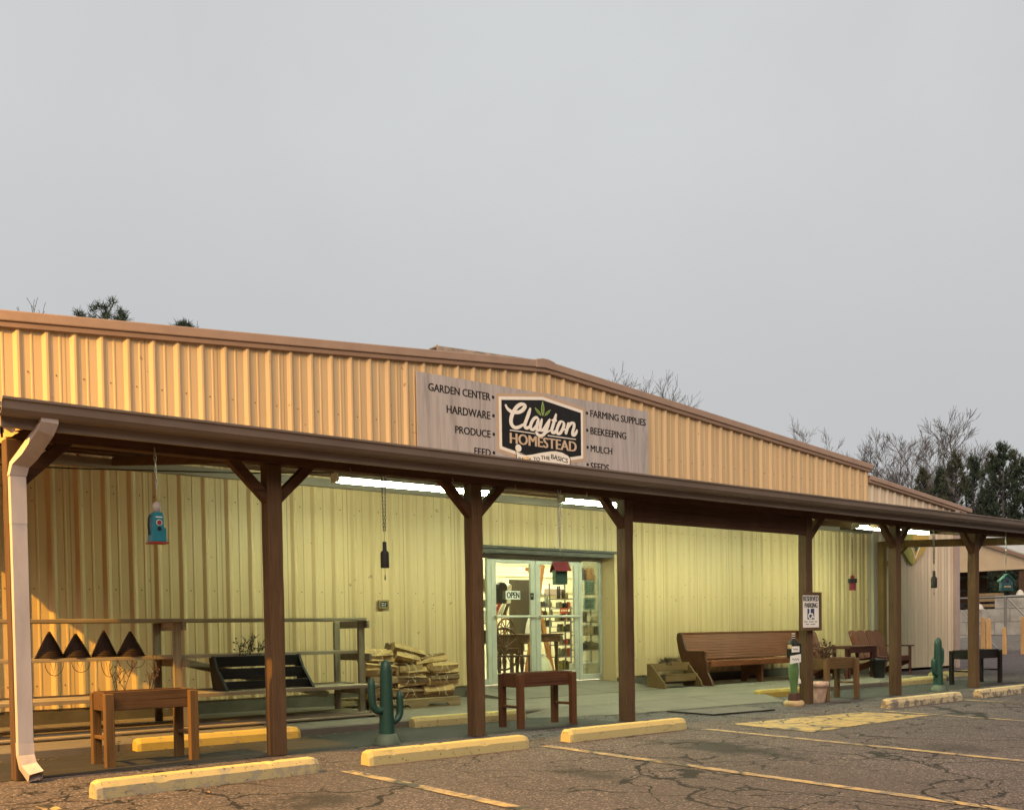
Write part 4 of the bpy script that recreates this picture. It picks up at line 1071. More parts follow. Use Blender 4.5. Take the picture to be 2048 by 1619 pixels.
def bundle(x, y, z, L, w_, h_, rz, tilt, seed, label):
    rng = random.Random(seed)
    o = thing('firewood_bundle', (x,y,z-h_/2), label, 'firewood bundle', 'tied bundles of split firewood stacked on the pallet')
    R = Matrix.Rotation(rz,3,'Z') @ Matrix.Rotation(tilt,3,'Y')
    ax = lambda c, a, bb, d: Vector((x,y,z))+R @ (Vector(c)+Vector((a,bb,d)))
    nx, ny = 3, 2
    k = 0
    for i in range(nx):
        for j in range(ny):
            b = MB()
            yaw_, pit_ = rng.uniform(-.07,.07), rng.uniform(-.07,.07)
            ax2 = lambda c_, a_, b_, d_: ax(c_, a_, b_+a_*yaw_, d_+a_*pit_)
            splitlog(b, (rng.uniform(-.04,.04), -w_/2+w_*(i+.5)/nx+rng.uniform(-.012,.012), -h_/2+h_*(j+.5)/ny+rng.uniform(-.012,.012)+(0 if i == 1 else (-.008 if j else .008))), L*rng.uniform(.82,1.06), max(w_/nx,h_/ny)*rng.uniform(.56,.70), rng, ax2)
            b.build('split_log', M['bark_log' if rng.random() < .35 else 'log'], o)
    b = MB()
    for u in (-.06,.05):
        q = rng.uniform(-.05,.05)
        pts = [ax((u+q*math.sin(a),0,0),0,(w_/2+.022)*math.cos(a),(h_/2+.022)*math.sin(a)) for a in [2*PI*i/14 for i in range(15)]]
        b.tube(pts, .0038, 5, False)
    b.tube([ax((.0,0,0),0,-(w_/2+.026),h_*.3), ax((.03,0,0),0,-(w_/2+.04),-.02), ax((.07,0,0),0,-(w_/2+.03),-h_*.45)], .0035, 5, False)
    b.build('twine', M['twine'], o)
L0 = .46
BN = [
 (7.05,11.20,.29,.50,.22,.16,.0,.0,'bottom left firewood bundle, partly behind the cactus'),
 (7.44,11.22,.285,.46,.22,.15,.05,.02,'bottom middle firewood bundle resting on the pallet'),
 (7.92,11.20,.285,.48,.24,.15,-.03,.0,'bottom right firewood bundle at the pallet corner'),
 (7.06,11.22,.44,.50,.22,.15,.02,.0,'firewood bundle one up from the bottom at the left end'),
 (7.45,11.20,.435,.46,.22,.15,-.04,.0,'firewood bundle one up from the bottom right of the cactus'),
 (7.93,11.18,.435,.48,.22,.14,.0,.0,'flat firewood bundle below the round-ended one on the right'),
 (7.03,11.22,.595,.48,.22,.16,.0,.05,'firewood bundle with grey bark at the left edge, middle height'),
 (7.47,11.22,.58,.46,.22,.14,.05,-.02,'firewood bundle with a twine bow in the middle of the heap'),
 (7.96,11.18,.575,.46,.22,.14,.0,.03,'round-ended firewood bundle second from the top on the right'),
 (7.82,11.30,.70,.48,.22,.11,.06,-.10,'tilted firewood bundle on top of the right column'),
 (7.02,11.30,.755,.46,.22,.17,-.04,.04,'firewood bundle on top at the left with crossed twine'),
 (7.47,11.30,.775,.48,.22,.20,.05,.17,'highest firewood bundle, sloping down to the right'),
]
for i, (x,y,z,L,w_,h_,rz,tl,lab) in enumerate(BN): bundle(x,y,z,L,w_,h_,rz,tl,100+i,lab)

# ------------------------------------------------------------------ small sign on the wall
a, c = W(757.5,1199,DW-.06), W(778.5,1216.5,DW-.06)
ws = thing('wall_plaque', ((a.x+c.x)/2, DW-.06, c.z), 'small black notice in a pale wood frame on the wall above the firewood', 'sign')
b = MB(); x0, x1, z0, z1 = a.x, c.x, c.z, a.z
b.box(x0,x1,DW-.062,DW-.034,z1-.024,z1); b.box(x0,x1,DW-.062,DW-.034,z0,z0+.024); b.box(x0,x0+.024,DW-.061,DW-.034,z0+.024,z1-.024); b.box(x1-.024,x1,DW-.061,DW-.034,z0+.024,z1-.024)
b.build('frame', M['pallet'], ws, bevel=.003)
MB().box(x0+.024,x1-.024,DW-.050,DW-.040,z0+.024,z1-.024).build('notice_board', M['black'], ws)
b = MB(); xm = (x0+x1)/2
for (u0,u1,zz,hh) in ((-.055,.055,.098,.014),(-.036,.012,.070,.009),(.02,.045,.066,.009),(-.03,.0,.042,.013),(.015,.032,.040,.012)):
    n_ = max(2,int((u1-u0)/.011))
    for i in range(n_):
        xx = xm+u0+(u1-u0)*i/n_; b.box(xx, xx+(u1-u0)/n_*.72, DW-.0525, DW-.0502, z0+zz, z0+zz+hh)
b.build('chalk_marks', M['card'], ws)

# ------------------------------------------------------------------ long pew, step planter, adirondack seats
pw = thing('church_pew', (15.2, 11.6, .08), 'long red brown wooden pew with a slatted back against the cream wall', 'bench')
zf = .082; X0, X1 = 13.58, 17.0
def pewend(x, par):
    prof = [(11.20,zf),(11.38,zf),(11.46,zf+.03),(11.56,zf+.03),(11.62,zf),(11.86,zf),(11.84,zf+.25),(11.96,zf+.60),(12.0,zf+.80),(11.985,zf+.885),(11.93,zf+.90),(11.88,zf+.86),(11.80,zf+.62),(11.76,zf+.585),(11.40,zf+.585),(11.37,zf+.565),(11.375,zf+.50),(11.33,zf+.36),(11.32,zf+.22),(11.25,zf+.10)]
    return MB().prismx(prof, x, x+.05).build('end_panel', M['red_wood_z'], par, bevel=.006, seg=2)
pewend(X0, pw); pewend(X1, pw)
b = MB(); n = 9
for i in range(n):
    u0, u1 = i/n, (i+.93)/n
    f = lambda u: Vector((0, 11.80+.155*u, zf+.43+.44*u))
    a, c = f(u0), f(u1); 
    b.add([(X0+.051,a.y,a.z),(X1-.001,a.y,a.z),(X1-.001,c.y,c.z),(X0+.051,c.y,c.z),(X0+.051,a.y+.022,a.z-.006),(X1-.001,a.y+.022,a.z-.006),(X1-.001,c.y+.022,c.z-.006),(X0+.051,c.y+.022,c.z-.006)], [(0,1,2,3),(7,6,5,4),(0,4,5,1),(3,2,6,7),(0,3,7,4),(1,5,6,2)])
b.build('backrest', M['red_wood'], pw, bevel=.003)
MB().box(X0+.051, X1-.001, 11.94, 11.99, zf+.865, zf+.90).build('top_rail', M['red_wood'], pw, bevel=.006)
b = MB(); b.box(X0+.051, X1-.001, 11.30, 11.80, zf+.385, zf+.41); b.box(X0+.051, X1-.001, 11.275, 11.299, zf+.315, zf+.412)
b.build('seat', M['red_wood'], pw, bevel=.006)
for x in (15.08,):
    MB().prismx([(11.32,zf),(11.42,zf),(11.46,zf+.10),(11.54,zf+.14),(11.64,zf+.10),(11.68,zf),(11.80,zf),(11.79,zf+.384),(11.33,zf+.384)], x, x+.05).build('centre_support', M['red_wood_z'], pw, bevel=.004)
sb = thing('step_planter', (13.1, 11.5, .08), 'tan stepped wooden planter box left of the long pew', 'planter')
XA, XB, YA = 12.42, 13.36, 11.22
for x in (XA, XB-.04):
    MB().prismx([(YA,zf+.003),(YA+.40,zf+.003),(YA+.40,zf+.40),(YA+.32,zf+.40),(YA+.03,zf+.10)], x, x+.036).build('side_panel', M['tan_wood_x'], sb, bevel=.004)
MB().box(XA+.001, XB-.001, YA+.30, YA+.325, zf+.27, zf+.405).build('front_board', M['tan_wood_x'], sb, bevel=.004)
MB().box(XA+.15, XB-.001, YA+.12, YA+.145, zf+.10, zf+.225).build('front_board', M['tan_wood_x'], sb, bevel=.004)
MB().box(XA+.037, XB-.041, YA+.146, YA+.39, zf+.08, zf+.098).build('tray_floor', M['black_wood'], sb)
plant('dark_plant', (12.80,YA+.35,zf+.36), 'low dark leafy plant on top of the tan stepped planter', 'plant', 5, .10, .8, M['twig'], 7, .03, .05, 41)
def adirondack(name, x0, x1, y0, label, slats):
    o = thing(name, ((x0+x1)/2, y0+.3, .08), label, 'chair', 'maroon adirondack seats')
    zf_ = .082
    def back(xa, xb):
        b = MB(); n = slats; w_ = (xb-xa)/n
        for i in range(n):
            a = xa+i*w_+.006; c = xa+(i+1)*w_-.006; m = (a+c)/2
            prof = [(a,zf_+.30),(c,zf_+.30),(c,zf_+.83),(c-.02,zf_+.865),(m+.02,zf_+.88),(m-.02,zf_+.88),(a+.02,zf_+.865),(a,zf_+.83)]
            yb = lambda z: y0+.42+.20*(z-zf_-.30)/.58
            k = len(b.v); n_ = len(prof)
            b.add([(x,yb(z),z) for x,z in prof]+[(x,yb(z)+.022,z+.004) for x,z in prof], [tuple(range(n_)), tuple(range(2*n_-1,n_-1,-1))]+[(j,j+n_,(j+1)%n_+n_,(j+1)%n_) for j in range(n_)])
        b.build('backrest', M['maroon'], o, bevel=.003)
    nb = 1 if x1-x0 < .8 else 2
    inner = (x0+.10, x1-.10)
    for k in range(nb):
        wd = (inner[1]-inner[0])/nb; back(inner[0]+k*wd+.01, inner[0]+(k+1)*wd-.01)
    b = MB()
    for i in range(5):
        y = y0+.03+i*.085; z = zf_+.355-.014*i; b.box(x0+.09, x1-.09, y, y+.075, z, z+.02)
    b.box(x0+.09, x1-.09, y0+.005, y0+.028, zf_+.27, zf_+.372)
    b.build('seat', M['maroon_x'], o, bevel=.004)
    for x in (x0+.03, x1-.10):
        MB().box(x, x+.07, y0, y0+.03, zf_, zf_+.55).build('front_leg', M['maroon'], o, bevel=.004)
        MB().prismx([(y0+.031,zf_+.22),(y0+.031,zf_+.34),(y0+.62,zf_+.10),(y0+.70,zf_),(y0+.58,zf_)], x+.02, x+.05).build('back_leg', M['maroon'], o, bevel=.004)
        MB().box(x-.03, x+.10, y0-.05, y0+.62, zf_+.5505, zf_+.575).build('armrest', M['maroon_x'], o, bevel=.006)
    return o
adirondack('adirondack_chair', 15.95, 16.72, 10.62, 'maroon adirondack chair half hidden behind the handicap sign post', 4)
adirondack('adirondack_loveseat', 17.72, 19.10, 10.72, 'maroon double adirondack seat left of the post by the smaller cactus', 2)
st = thing('side_table', (17.2, 10.95, .08), 'maroon slatted tray table joining the two adirondack seats', 'table')
b = MB()
for i in range(5): b.box(16.76, 17.68, 10.62+i*.09, 10.70+i*.09, .655, .68)
b.build('table_top', M['maroon_x'], st, bevel=.004)
MB().box(16.77, 17.67, 10.645, 10.67, .55, .654).build('apron', M['maroon_x'], st, bevel=.004)
for x in (16.80, 17.57):
    for y in (10.675, 10.98): MB().box(x, x+.07, y, y+.045, .082, .654).build('leg', M['maroon'], st, bevel=.004)
pt = thing('dark_pot', (17.42, 10.45, .08), 'dark tapered pot standing between the maroon seats', 'pot')
MB().lathe([(.10,0),(.135,.30),(.15,.32),(.15,.35),(.13,.35),(.12,.32)], (17.42,10.45,.082), 20).build('pot_body', M['black'], pt)
plant('red_flower', (17.12,10.8,.68), 'thin stemmed rust red flower standing above the tray table', 'plant', 1, .17, .1, M['redflower'], 10, .018, .035, 52)

# ------------------------------------------------------------------ bottle figure and urn by the handicap post
bx, by = 11.47, 8.18
p0 = W(1588,1410,by)
bx = p0.x
bf = thing('bottle_figure', (bx, by, 0), 'green vase figure with black lantern head and white cards by the parking sign post', 'garden ornament')
b = MB(); b.lathe([(.125,0),(.135,.02),(.135,.05),(.115,.075)], (bx,by,0), 18); b.build('stone_base', M['stone'], bf, bevel=.006)
MB().lathe([(.075,.076),(.075,.13),(.068,.175)], (bx,by,0), 18).build('collar', M['brown_collar'], bf)
MB().lathe([(.045,.176),(.046,.24),(.056,.33),(.068,.43),(.070,.49),(.062,.55),(.05,.60),(.047,.64)], (bx,by,0), 22).build('vase', M['vasegreen'], bf)
b = MB(); b.box(bx-.065, bx+.075, by-.075, by+.065, .64, .83); b.lathe([(.085,.831),(.06,.86),(.025,.885),(.018,.93),(.012,.965)], (bx,by,0), 12)
b.build('lantern_head', M['black'], bf, bevel=.005)
b = MB()
for z in (.895,.925,.955): b.lathe([(.02,z),(.024,z+.006),(.02,z+.012)], (bx,by,0), 12)
b.build('finial_rings', M['white'], bf)
for (a_, c_, nm) in (((1584,1292),(1599,1303),'upper'),((1581,1308),(1602,1323),'lower')):
    q0, q1 = W(a_[0],a_[1],by-.085), W(c_[0],c_[1],by-.085)
    d = MB(); d.add([(q0.x,by-.085,q1.z-(.02 if nm=='lower' else 0)),(q1.x,by-.085,q1.z),(q1.x,by-.085,q0.z),(q0.x,by-.085,q0.z-(.02 if nm=='lower' else 0)),
        (q0.x,by-.079,q1.z-(.02 if nm=='lower' else 0)),(q1.x,by-.079,q1.z),(q1.x,by-.079,q0.z),(q0.x,by-.079,q0.z-(.02 if nm=='lower' else 0))], [(0,1,2,3),(7,6,5,4),(0,4,5,1),(3,2,6,7),(0,3,7,4),(1,5,6,2)])
    cd = d.build('white_card', M['card'], bf)
    mk = MB()
    for i in range(6):
        u = .18+.11*i; xx = q0.x+(q1.x-q0.x)*u; zz = q0.z+(q1.z-q0.z)*(.5+.12*(i%2))-(.012 if nm=='lower' else 0); mk.box(xx, xx+(q1.x-q0.x)*.07, by-.0868, by-.0852, zz-.006, zz+.014)
    mk.build('ink_marks', M['greyink'], cd)
b = MB(); b.box(bx-.105, bx-.067, by-.03, by+.03, .76, .82); b.build('side_bracket', M['stone'], bf, bevel=.01)
b = MB(); b.box(bx+.055, bx+.085, by-.03, by-.02, .36, .60); b.lathe([(.02,.36),(.03,.33),(.028,.30)], (bx+.075,by-.025,0), 10); b.build('white_handle', M['white'], bf)
uxp = W(1643,1406,8.30)
ux = uxp.x
ur = thing('urn_planter', (ux, 8.36, 0), 'white peeling terracotta urn on the right of the handicap sign post', 'urn')
MB().lathe([(.095,0),(.105,.03),(.125,.17),(.132,.215),(.15,.222),(.152,.255),(.147,.285),(.125,.285),(.12,.25)], (ux,8.36,0), 26, True, .03).build('urn_body', M['terracotta'], ur)
MB().lathe([(.118,.245),(.05,.262),(.01,.268)], (ux,8.36,0), 16).build('soil', M['dark_soil'], ur)

# ------------------------------------------------------------------ reserved parking sign
yr = DP-.03
a, c = W(1604,1183,yr), W(1641,1260,yr)
rs = thing('parking_sign', ((a.x+c.x)/2, yr, c.z), 'white reserved parking sign with wheelchair symbol in a brown frame', 'sign')
x0, x1, z0, z1 = a.x, c.x, c.z, a.z
MB().box(x0,x1,yr-.004,yr+.026,z0,z1).build('back_board', M['post'], rs, bevel=.004)
b = MB(); f_ = .045
b.box(x0,x1,yr-.024,yr-.005,z1-.035,z1); b.box(x0,x1,yr-.024,yr-.005,z0,z0+.04); b.box(x1-f_,x1,yr-.023,yr-.005,z0+.04,z1-.035)
b.build('frame', M['post'], rs, bevel=.003)
fx0, fx1, fz0, fz1 = x0+.008, x1-f_-.004, z0+.044, z1-.04
MB().box(fx0,fx1,yr-.009,yr-.0052,fz0,fz1).build('sign_face', M['card'], rs)
H = fz1-fz0; Wd = fx1-fx0
text('RESERVED', fx0+.02*Wd, fx1-.04*Wd, fz1-.19*H, fz1-.04*H, yr-.011, M['ink'], 'lettering', rs, bold=0, dbl=.05)
text('PARKING', fx0+.10*Wd, fx1-.10*Wd, fz1-.39*H, fz1-.24*H, yr-.011, M['ink'], 'lettering', rs, bold=0, dbl=.05)
sx0, sx1, sz0, sz1 = fx0+.27*Wd, fx1-.30*Wd, fz1-.75*H, fz1-.42*H
MB().box(sx0,sx1,yr-.0108,yr-.0092,sz0,sz1).build('symbol_square', M['bluesign'], rs)
b = MB(); sw, shh = sx1-sx0, sz1-sz0
P = lambda u, v_: Vector((sx0+sw*u, yr, sz0+shh*v_))
ribbon(b, [P(.36,.82),P(.40,.52),P(.70,.50),P(.82,.18),P(.93,.22)], .022, yr-.0128, yr-.011, False, 3)
ribbon(b, [P(.30,.56),P(.14,.34),P(.26,.12),P(.50,.08),P(.70,.30)], .020, yr-.0128, yr-.011, False, 4)
b.prism([(P(.36,.92).x+.017*math.cos(k*PI/5), P(.36,.92).z-.0+.017*math.sin(k*PI/5)) for k in range(10)], yr-.0128, yr-.011)
b.build('wheelchair_symbol', M['card'], rs)
b = MB()
for row, (u0,u1,n_) in enumerate(((.06,.90,11),(.16,.78,8))):
    z_ = fz1-(.84+.08*row)*H
    for i in range(n_):
        xx = fx0+Wd*(u0+(u1-u0)*i/n_); 
        if i % 5 != 3: b.box(xx, xx+Wd*(u1-u0)/n_*.7, yr-.0106, yr-.0092, z_, z_+.035*H)
b.build('small_print', M['greyink'], rs)

# ------------------------------------------------------------------ mat at the ramp
mt = thing('rubber_mat', (10.2, 8.4, 0), 'dark edged grey rubber mat lying on the asphalt before the entrance ramp', 'mat')
pm = [(9.73,8.02),(10.80,7.93),(11.05,8.62),(9.78,8.80)]
MB().prismz(pm, .004, .012).build('mat_surface', M['mat'], mt)
b = MB()
for (p, q) in ((pm[0],pm[1]),(pm[3],pm[0])): b.beam((p[0],p[1],.013), (q[0],q[1],.013), .03, .014)
b.build('mat_edge', M['matedge'], mt)

# ------------------------------------------------------------------ things hanging from the front beam
YH = DP-.03
def chain(b, top, bot, r=.012, wire=.0028):
    wire *= 1.35; r *= 1.15
    top, bot = Vector(top), Vector(bot); L = (bot-top).length; n = max(2, int(L/(r*2.6))); d = (bot-top).normalized()
    ref = d.cross(Vector((0,1,0))); ref.normalize(); oth = d.cross(ref)
    for i in range(n):
        c = top+d*(L*(i+.5)/n); u = ref if i % 2 else oth; hl = L/n*.72
        pts = [c+u*(r*.6*math.cos(a))+d*(hl*math.sin(a)) for a in [2*PI*k/8 for k in range(9)]]
        b.tube(pts, wire, 4, False, smooth=False)
def hung(name, px, pytop, pybot, label, cat, group=None, D=YH):
    tp, bt = W(px, pytop, D), W(px, pybot, D)
    return thing(name, (bt.x, D, bt.z), label, cat, group), tp, bt
# gas-pump shaped birdhouse
o, tp, bt = hung('birdhouse', 315, 898, 1087, 'blue birdhouse shaped like an old fuel pump hanging near the left post', 'birdhouse', 'birdhouses hanging from the porch')
x, z = bt.x, bt.z
b = MB(); b.prism([(x-.062,z+.012),(x+.058,z+.012),(x+.056,z+.125),(x+.040,z+.128),(x+.038,z+.215),(x+.028,z+.25),(x-.030,z+.25),(x-.046,z+.225),(x-.055,z+.12)], YH-.055, YH+.055); b.build('body', M['blue'], o, bevel=.005)
MB().box(x-.072, x+.070, YH-.075, YH+.065, z, z+.0115).build('red_base', M['red'], o, bevel=.003)
MB().lathe([(.018,.251),(.024,.258),(.036,.285),(.034,.31),(.020,.33),(.006,.335)], (x,YH,z), 16).build('globe', plain('dusty_globe', (.42,.36,.33), .5, .15, 20, bmp=0), o)
def disc(cx, cz, r, y0, y1, n=16): return MB().prism([(cx+r*math.cos(2*PI*k/n), cz+r*math.sin(2*PI*k/n)) for k in range(n)], y0, y1)
disc(x-.003, z+.165, .024, YH-.059, YH-.0555).build('dial_rim', M['white'], o); disc(x-.003, z+.165, .0195, YH-.061, YH-.0592).build('dial', M['wine'], o)
disc(x-.002, z+.116, .017, YH-.058, YH-.0555).build('entry_hole', M['black'], o)
MB().box(x-.03, x+.022, YH-.058, YH-.0555, z+.205, z+.213).build('label_strip', M['white'], o)
b = MB(); b.tube([(x-.064,YH,z+.07),(x-.072,YH-.01,z+.14),(x-.066,YH,z+.20),(x-.056,YH,z+.225)], .008, 6); b.build('hose', M['black'], o)
b = MB(); chain(b, (x-.004,YH,tp.z), (x,YH,z+.43), .014, .0032); b.tube([(x,YH,z+.43),(x,YH,z+.333)], .0016, 4); b.build('chain', M['chain'], o)
# bottle shaped bells
def bell(px, pc, pt_, pb, pw_, ptail, label, chains, D=YH):
    o, tp, bt = hung('bottle_bell', px, pc, pb, label, 'wind bell', 'rusty bottle-shaped bells hanging from the porch', D)
    T = W(px, pt_, D); h = T.z-bt.z; x = bt.x; r = pw_/2*((bt-Vector((0,0,CAMH))).dot(CF))/FPX
    MB().lathe([(r,0),(r*1.0,h*.55),(r*.85,h*.62),(r*.48,h*.67),(r*.46,h*.98),(r*.40,h)], (x,D,bt.z), 16).build('bell', M['rust'], o)
    b = MB(); tl = W(px, ptail, D); b.tube([(x,D,bt.z),(x,D,tl.z)], .002, 4); b.lathe([(.002,0),(.007,.015),(.004,.05),(.001,.055)], (x,D,tl.z), 8); b.build('clapper', M['rust'], o)
    b = MB(); zc = T.z+(tp.z-T.z)*.17
    for dx in chains: chain(b, (x+dx*2,D,tp.z), (x+dx,D,zc), .011, .0026)
    b.tube([(x,D,zc),(x,D,T.z)], .0022, 4); b.build('chain', M['dark_chain'], o)
bell(770, 950, 1083, 1135, 17.5, 1160, 'black bottle-shaped bell hanging above the firewood', (-.008,.011))
bell(1868, 1055, 1141, 1175, 12, 1190, 'brown bottle-shaped bell hanging in front of the pale annex wall', (-.012,.016))
# green birdhouse with a red shingle roof
o, tp, bt = hung('birdhouse', 1121, 985, 1168, 'green birdhouse with a red shingled roof hanging before the entrance doors', 'birdhouse', 'birdhouses hanging from the porch')
x, z = bt.x, bt.z
def rotbox(b, c, R, x0, x1, y0, y1, z0, z1):
    k = len(b.v); b.box(x0,x1,y0,y1,z0,z1)
    for i in range(k, len(b.v)): b.v[i] = Vector(c)+R @ b.v[i]
R = Matrix.Rotation(-.42,3,'Z'); b = MB(); rotbox(b, (x,YH,z), R, -.072,.06,-.06,.06,0,.155); b.build('body', M['green'], o, bevel=.004)
b = MB()
for i in range(4):
    for sgn in (-1,1):
        y0, y1 = sgn*.105*(1-i/4), sgn*.105*(1-(i+1)/4)
        z0, z1 = .135+.095*i/4, .135+.095*(i+1)/4
        k = len(b.v)
        b.add([(-.088,y0,z0),(.088,y0,z0),(.088,y1,z1),(-.088,y1,z1),(-.088,y0,z0+.016),(.088,y0,z0+.016),(.088,y1,z1+.012),(-.088,y1,z1+.012)], [(0,3,2,1),(4,5,6,7),(0,1,5,4),(1,2,6,5),(2,3,7,6),(3,0,4,7)])
        for j in range(k, len(b.v)): b.v[j] = Vector((x,YH,z))+R @ b.v[j]
b.build('shingle_roof', M['roofred'], o)
b = MB(); chain(b, (x-.02,YH,tp.z+.02), (x,YH,W(1118,1098,YH).z), .013, .0032); chain(b, (x+.02,YH,tp.z+.02), (x+.004,YH,W(1118,1098,YH).z), .013, .0032); b.tube([(x,YH,W(1118,1098,YH).z),(x,YH,z+.24)], .0016, 4); b.build('chain', M['chain'], o)
# red and black lighthouse birdhouse
o, tp, bt = hung('birdhouse', 1705, 1055, 1180, 'small red and black birdhouse hanging before the lit wall near the maroon chairs', 'birdhouse', 'birdhouses hanging from the porch')
x, z = bt.x, bt.z
MB().lathe([(.047,0),(.046,.105)], (x,YH,z), 6).build('body', M['wine'], o)
b = MB(); b.lathe([(.064,.106),(.064,.165)], (x,YH,z), 6); b.build('gallery', M['black'], o, bevel=.003)
MB().lathe([(.026,.166),(.026,.19),(.033,.193),(.004,.225)], (x,YH,z), 8).build('cap', M['wine'], o)
b = MB(); zc = z+.45; chain(b, (x,YH,tp.z), (x,YH,zc), .012, .003); b.tube([(x,YH,zc),(x,YH,z+.222)], .002, 4); b.build('chain', M['dark_chain'], o)
# teal birdhouse
o, tp, bt = hung('birdhouse', 2012, 1062, 1180, 'teal gabled birdhouse hanging farthest right before the concrete blocks', 'birdhouse', 'birdhouses hanging from the porch')
x, z = bt.x, bt.z
R = Matrix.Rotation(-.85,3,'Z') @ Matrix.Scale(.86,3); b = MB(); k = 0
b.prism([(-.105,.012),(.105,.012),(.105,.20),(0,.30),(-.105,.20)], -.09, .09)
for j in range(len(b.v)): b.v[j] = Vector((x,YH,z))+R @ b.v[j]
b.build('body', M['tealblue'], o, bevel=.004)
b = MB()
for sg_ in (-1,1): b.prism([(0,.305),(sg_*.135,.175),(sg_*.135,.195),(0,.33)] if sg_ < 0 else [(0,.305),(0,.33),(.135,.195),(.135,.175)][::-1], -.12, .11)
b.prism([(-.13,0),(.13,0),(.13,.0115),(-.13,.0115)], -.125, .1)
for j in range(len(b.v)): b.v[j] = Vector((x,YH,z))+R @ b.v[j]
b.build('gable_roof', M['teal'], o)
b = MB(); b.prism([((.045 if k % 2 else .02)*math.cos(PI/2+k*PI/5), .175+(.045 if k % 2 else .02)*math.sin(PI/2+k*PI/5)) for k in range(10)], -.094, -.0905)
for j in range(len(b.v)): b.v[j] = Vector((x,YH,z))+R @ b.v[j]
b.build('star_hole', M['black'], o)
b = MB(); b.prism([(-.06,.06),(.06,.06),(.06,.085),(-.06,.085)], -.096, -.0905)
for j in range(len(b.v)): b.v[j] = Vector((x,YH,z))+R @ b.v[j]
b.build('white_trim', M['stone'], o)
b = MB(); chain(b, (x,YH,tp.z), (x,YH,z+.42), .012, .003); b.tube([(x,YH,z+.42),(x,YH,z+.31)], .002, 4); b.build('chain', M['chain'], o)

# ------------------------------------------------------------------ on and behind the entrance glass
yo = YF-.012
a, c = W(1011.5,1180.5,yo), W(1040.5,1198,yo)
os_ = thing('open_sign', ((a.x+c.x)/2, yo, c.z), 'white OPEN sign hanging in the left glass door', 'sign')
MB().box(a.x, c.x, yo, yo+.006, c.z, a.z).build('sign_face', M['card'], os_, bevel=.002)
dx, dz = c.x-a.x, a.z-c.z
text('OPEN', a.x+.07*dx, c.x-.07*dx, c.z+.14*dz, a.z-.14*dz, yo-.002, M['ink'], 'lettering', os_, bold=0, dbl=.07)
tl = W(1026,1166,yo)
b = MB(); b.tube([(a.x+.02,yo+.003,a.z),(tl.x,yo+.003,tl.z),(c.x-.02,yo+.003,a.z)], .003, 4); b.build('string', M['wire'], os_)
def sheet(px0, py0, px1, py1, D, mat, label, lines=5):
    a, c = W(px0,py0,D), W(px1,py1,D)
    o = thing('paper_notice', ((a.x+c.x)/2, D, c.z), label, 'notice', 'paper notices taped inside the right sidelight')
    MB().box(a.x, c.x, D, D+.003, c.z, a.z).build('paper', mat, o)
    b = MB()
    for i in range(lines):
        z = a.z-(a.z-c.z)*(.18+.7*i/lines); b.box(a.x+.15*(c.x-a.x), c.x-(.15+.12*(i%3))*(c.x-a.x), D-.0015, D-.0003, z-.012, z)
    b.build('print_lines', M['greyink'], o)
M['palepaper'] = plain('pale_green_paper', (.60,.64,.58), .7, .06, 6, bmp=0)
sheet(1170,1160,1190,1188, YF+.04, M['palepaper'], 'upper pale notice taped inside the right sidelight')
sheet(1167,1195,1191,1219, YF+.04, M['palepaper'], 'lower pale notice taped inside the right sidelight')
a, c = W(1059,1185,YF-.0), W(1067.5,1199,YF)
lb = thing('door_placard', ((a.x+c.x)/2, YF-.004, c.z), 'small black placard stuck at the edge of the left glass door', 'sign')
MB().box(a.x+.02,c.x,YF-.002,YF+.003,c.z,a.z).build('placard', M['black'], lb)
b = MB(); q = (c.x-a.x-.02)/5
for i in range(3): b.box(a.x+.02+q*(.8+i), a.x+.02+q*(1.4+i), YF-.0035, YF-.0022, c.z+.05, a.z-.03)
b.build('placard_marks', M['greyink'], lb)
# shop lamps on the ceiling
for i, (x, y) in enumerate(((10.5,14.6),(14.0,14.6),(12.0,17.2),(15.5,17.2),(18.2,18.6))):
    L = thing('shop_ceiling_light', (x,y,3.6), 'lit ceiling tube inside the shop', 'ceiling light', 'ceiling lights inside the shop')
    MB().box(x-1.2,x+1.2,y-.08,y+.08,3.60,3.66).build('lamp_housing', M['housing'], L)
    MB().tube([(x-1.18,y,3.575),(x+1.18,y,3.575)], .03, 8).build('tube', M['shoplamp'], L)
FZ = .2
rng = random.Random(77)
# big grey-brown display board and a dark coat at the left door
D = 15.2
a, c = W(1019,1158,D), W(1064,1262,D)
o = thing('display_board', ((a.x+c.x)/2, D, FZ), 'tall grey brown display board behind the left glass door', 'board')
MB().box(a.x, c.x+.05, D, D+.03, .8, a.z).build('board', M['slate_in'], o, bevel=.005)
for x in (a.x+.05, c.x-.05): MB().box(x, x+.05, D+.03, D+.08, FZ, 1.2).build('leg', M['brown_in'], o)
D = 14.4
a, c = W(993,1163,D), W(1013,1208,D)
o = thing('hanging_coat', ((a.x+c.x)/2, D, c.z), 'black coat on a hanger behind the left glass door', 'coat')
b = MB(); xm = (a.x+c.x)/2; z1 = a.z; z0 = c.z; wd = (c.x-a.x)/2
b.prism([(xm-wd*.9,z0),(xm+wd*.8,z0),(xm+wd,z1-.10),(xm+wd*.9,z1-.05),(xm+.05,z1),(xm-.05,z1),(xm-wd*.9,z1-.05),(xm-wd,z1-.12)], D-.05, D+.08)
b.build('coat_body', M['black'], o, bevel=.03, seg=3)
b = MB(); b.tube([(xm,D,z1-.02),(xm,D,z1+.05),(xm+.03,D,z1+.07),(xm+.03,D,z1+.03)], .006, 6); b.build('hook', M['chain'], o)
D = 14.45
a, c = W(1014,1166,D), W(1025,1206,D)
o = thing('hanging_shirt', ((a.x+c.x)/2, D, c.z), 'white garment hanging beside the black coat behind the OPEN sign', 'garment')
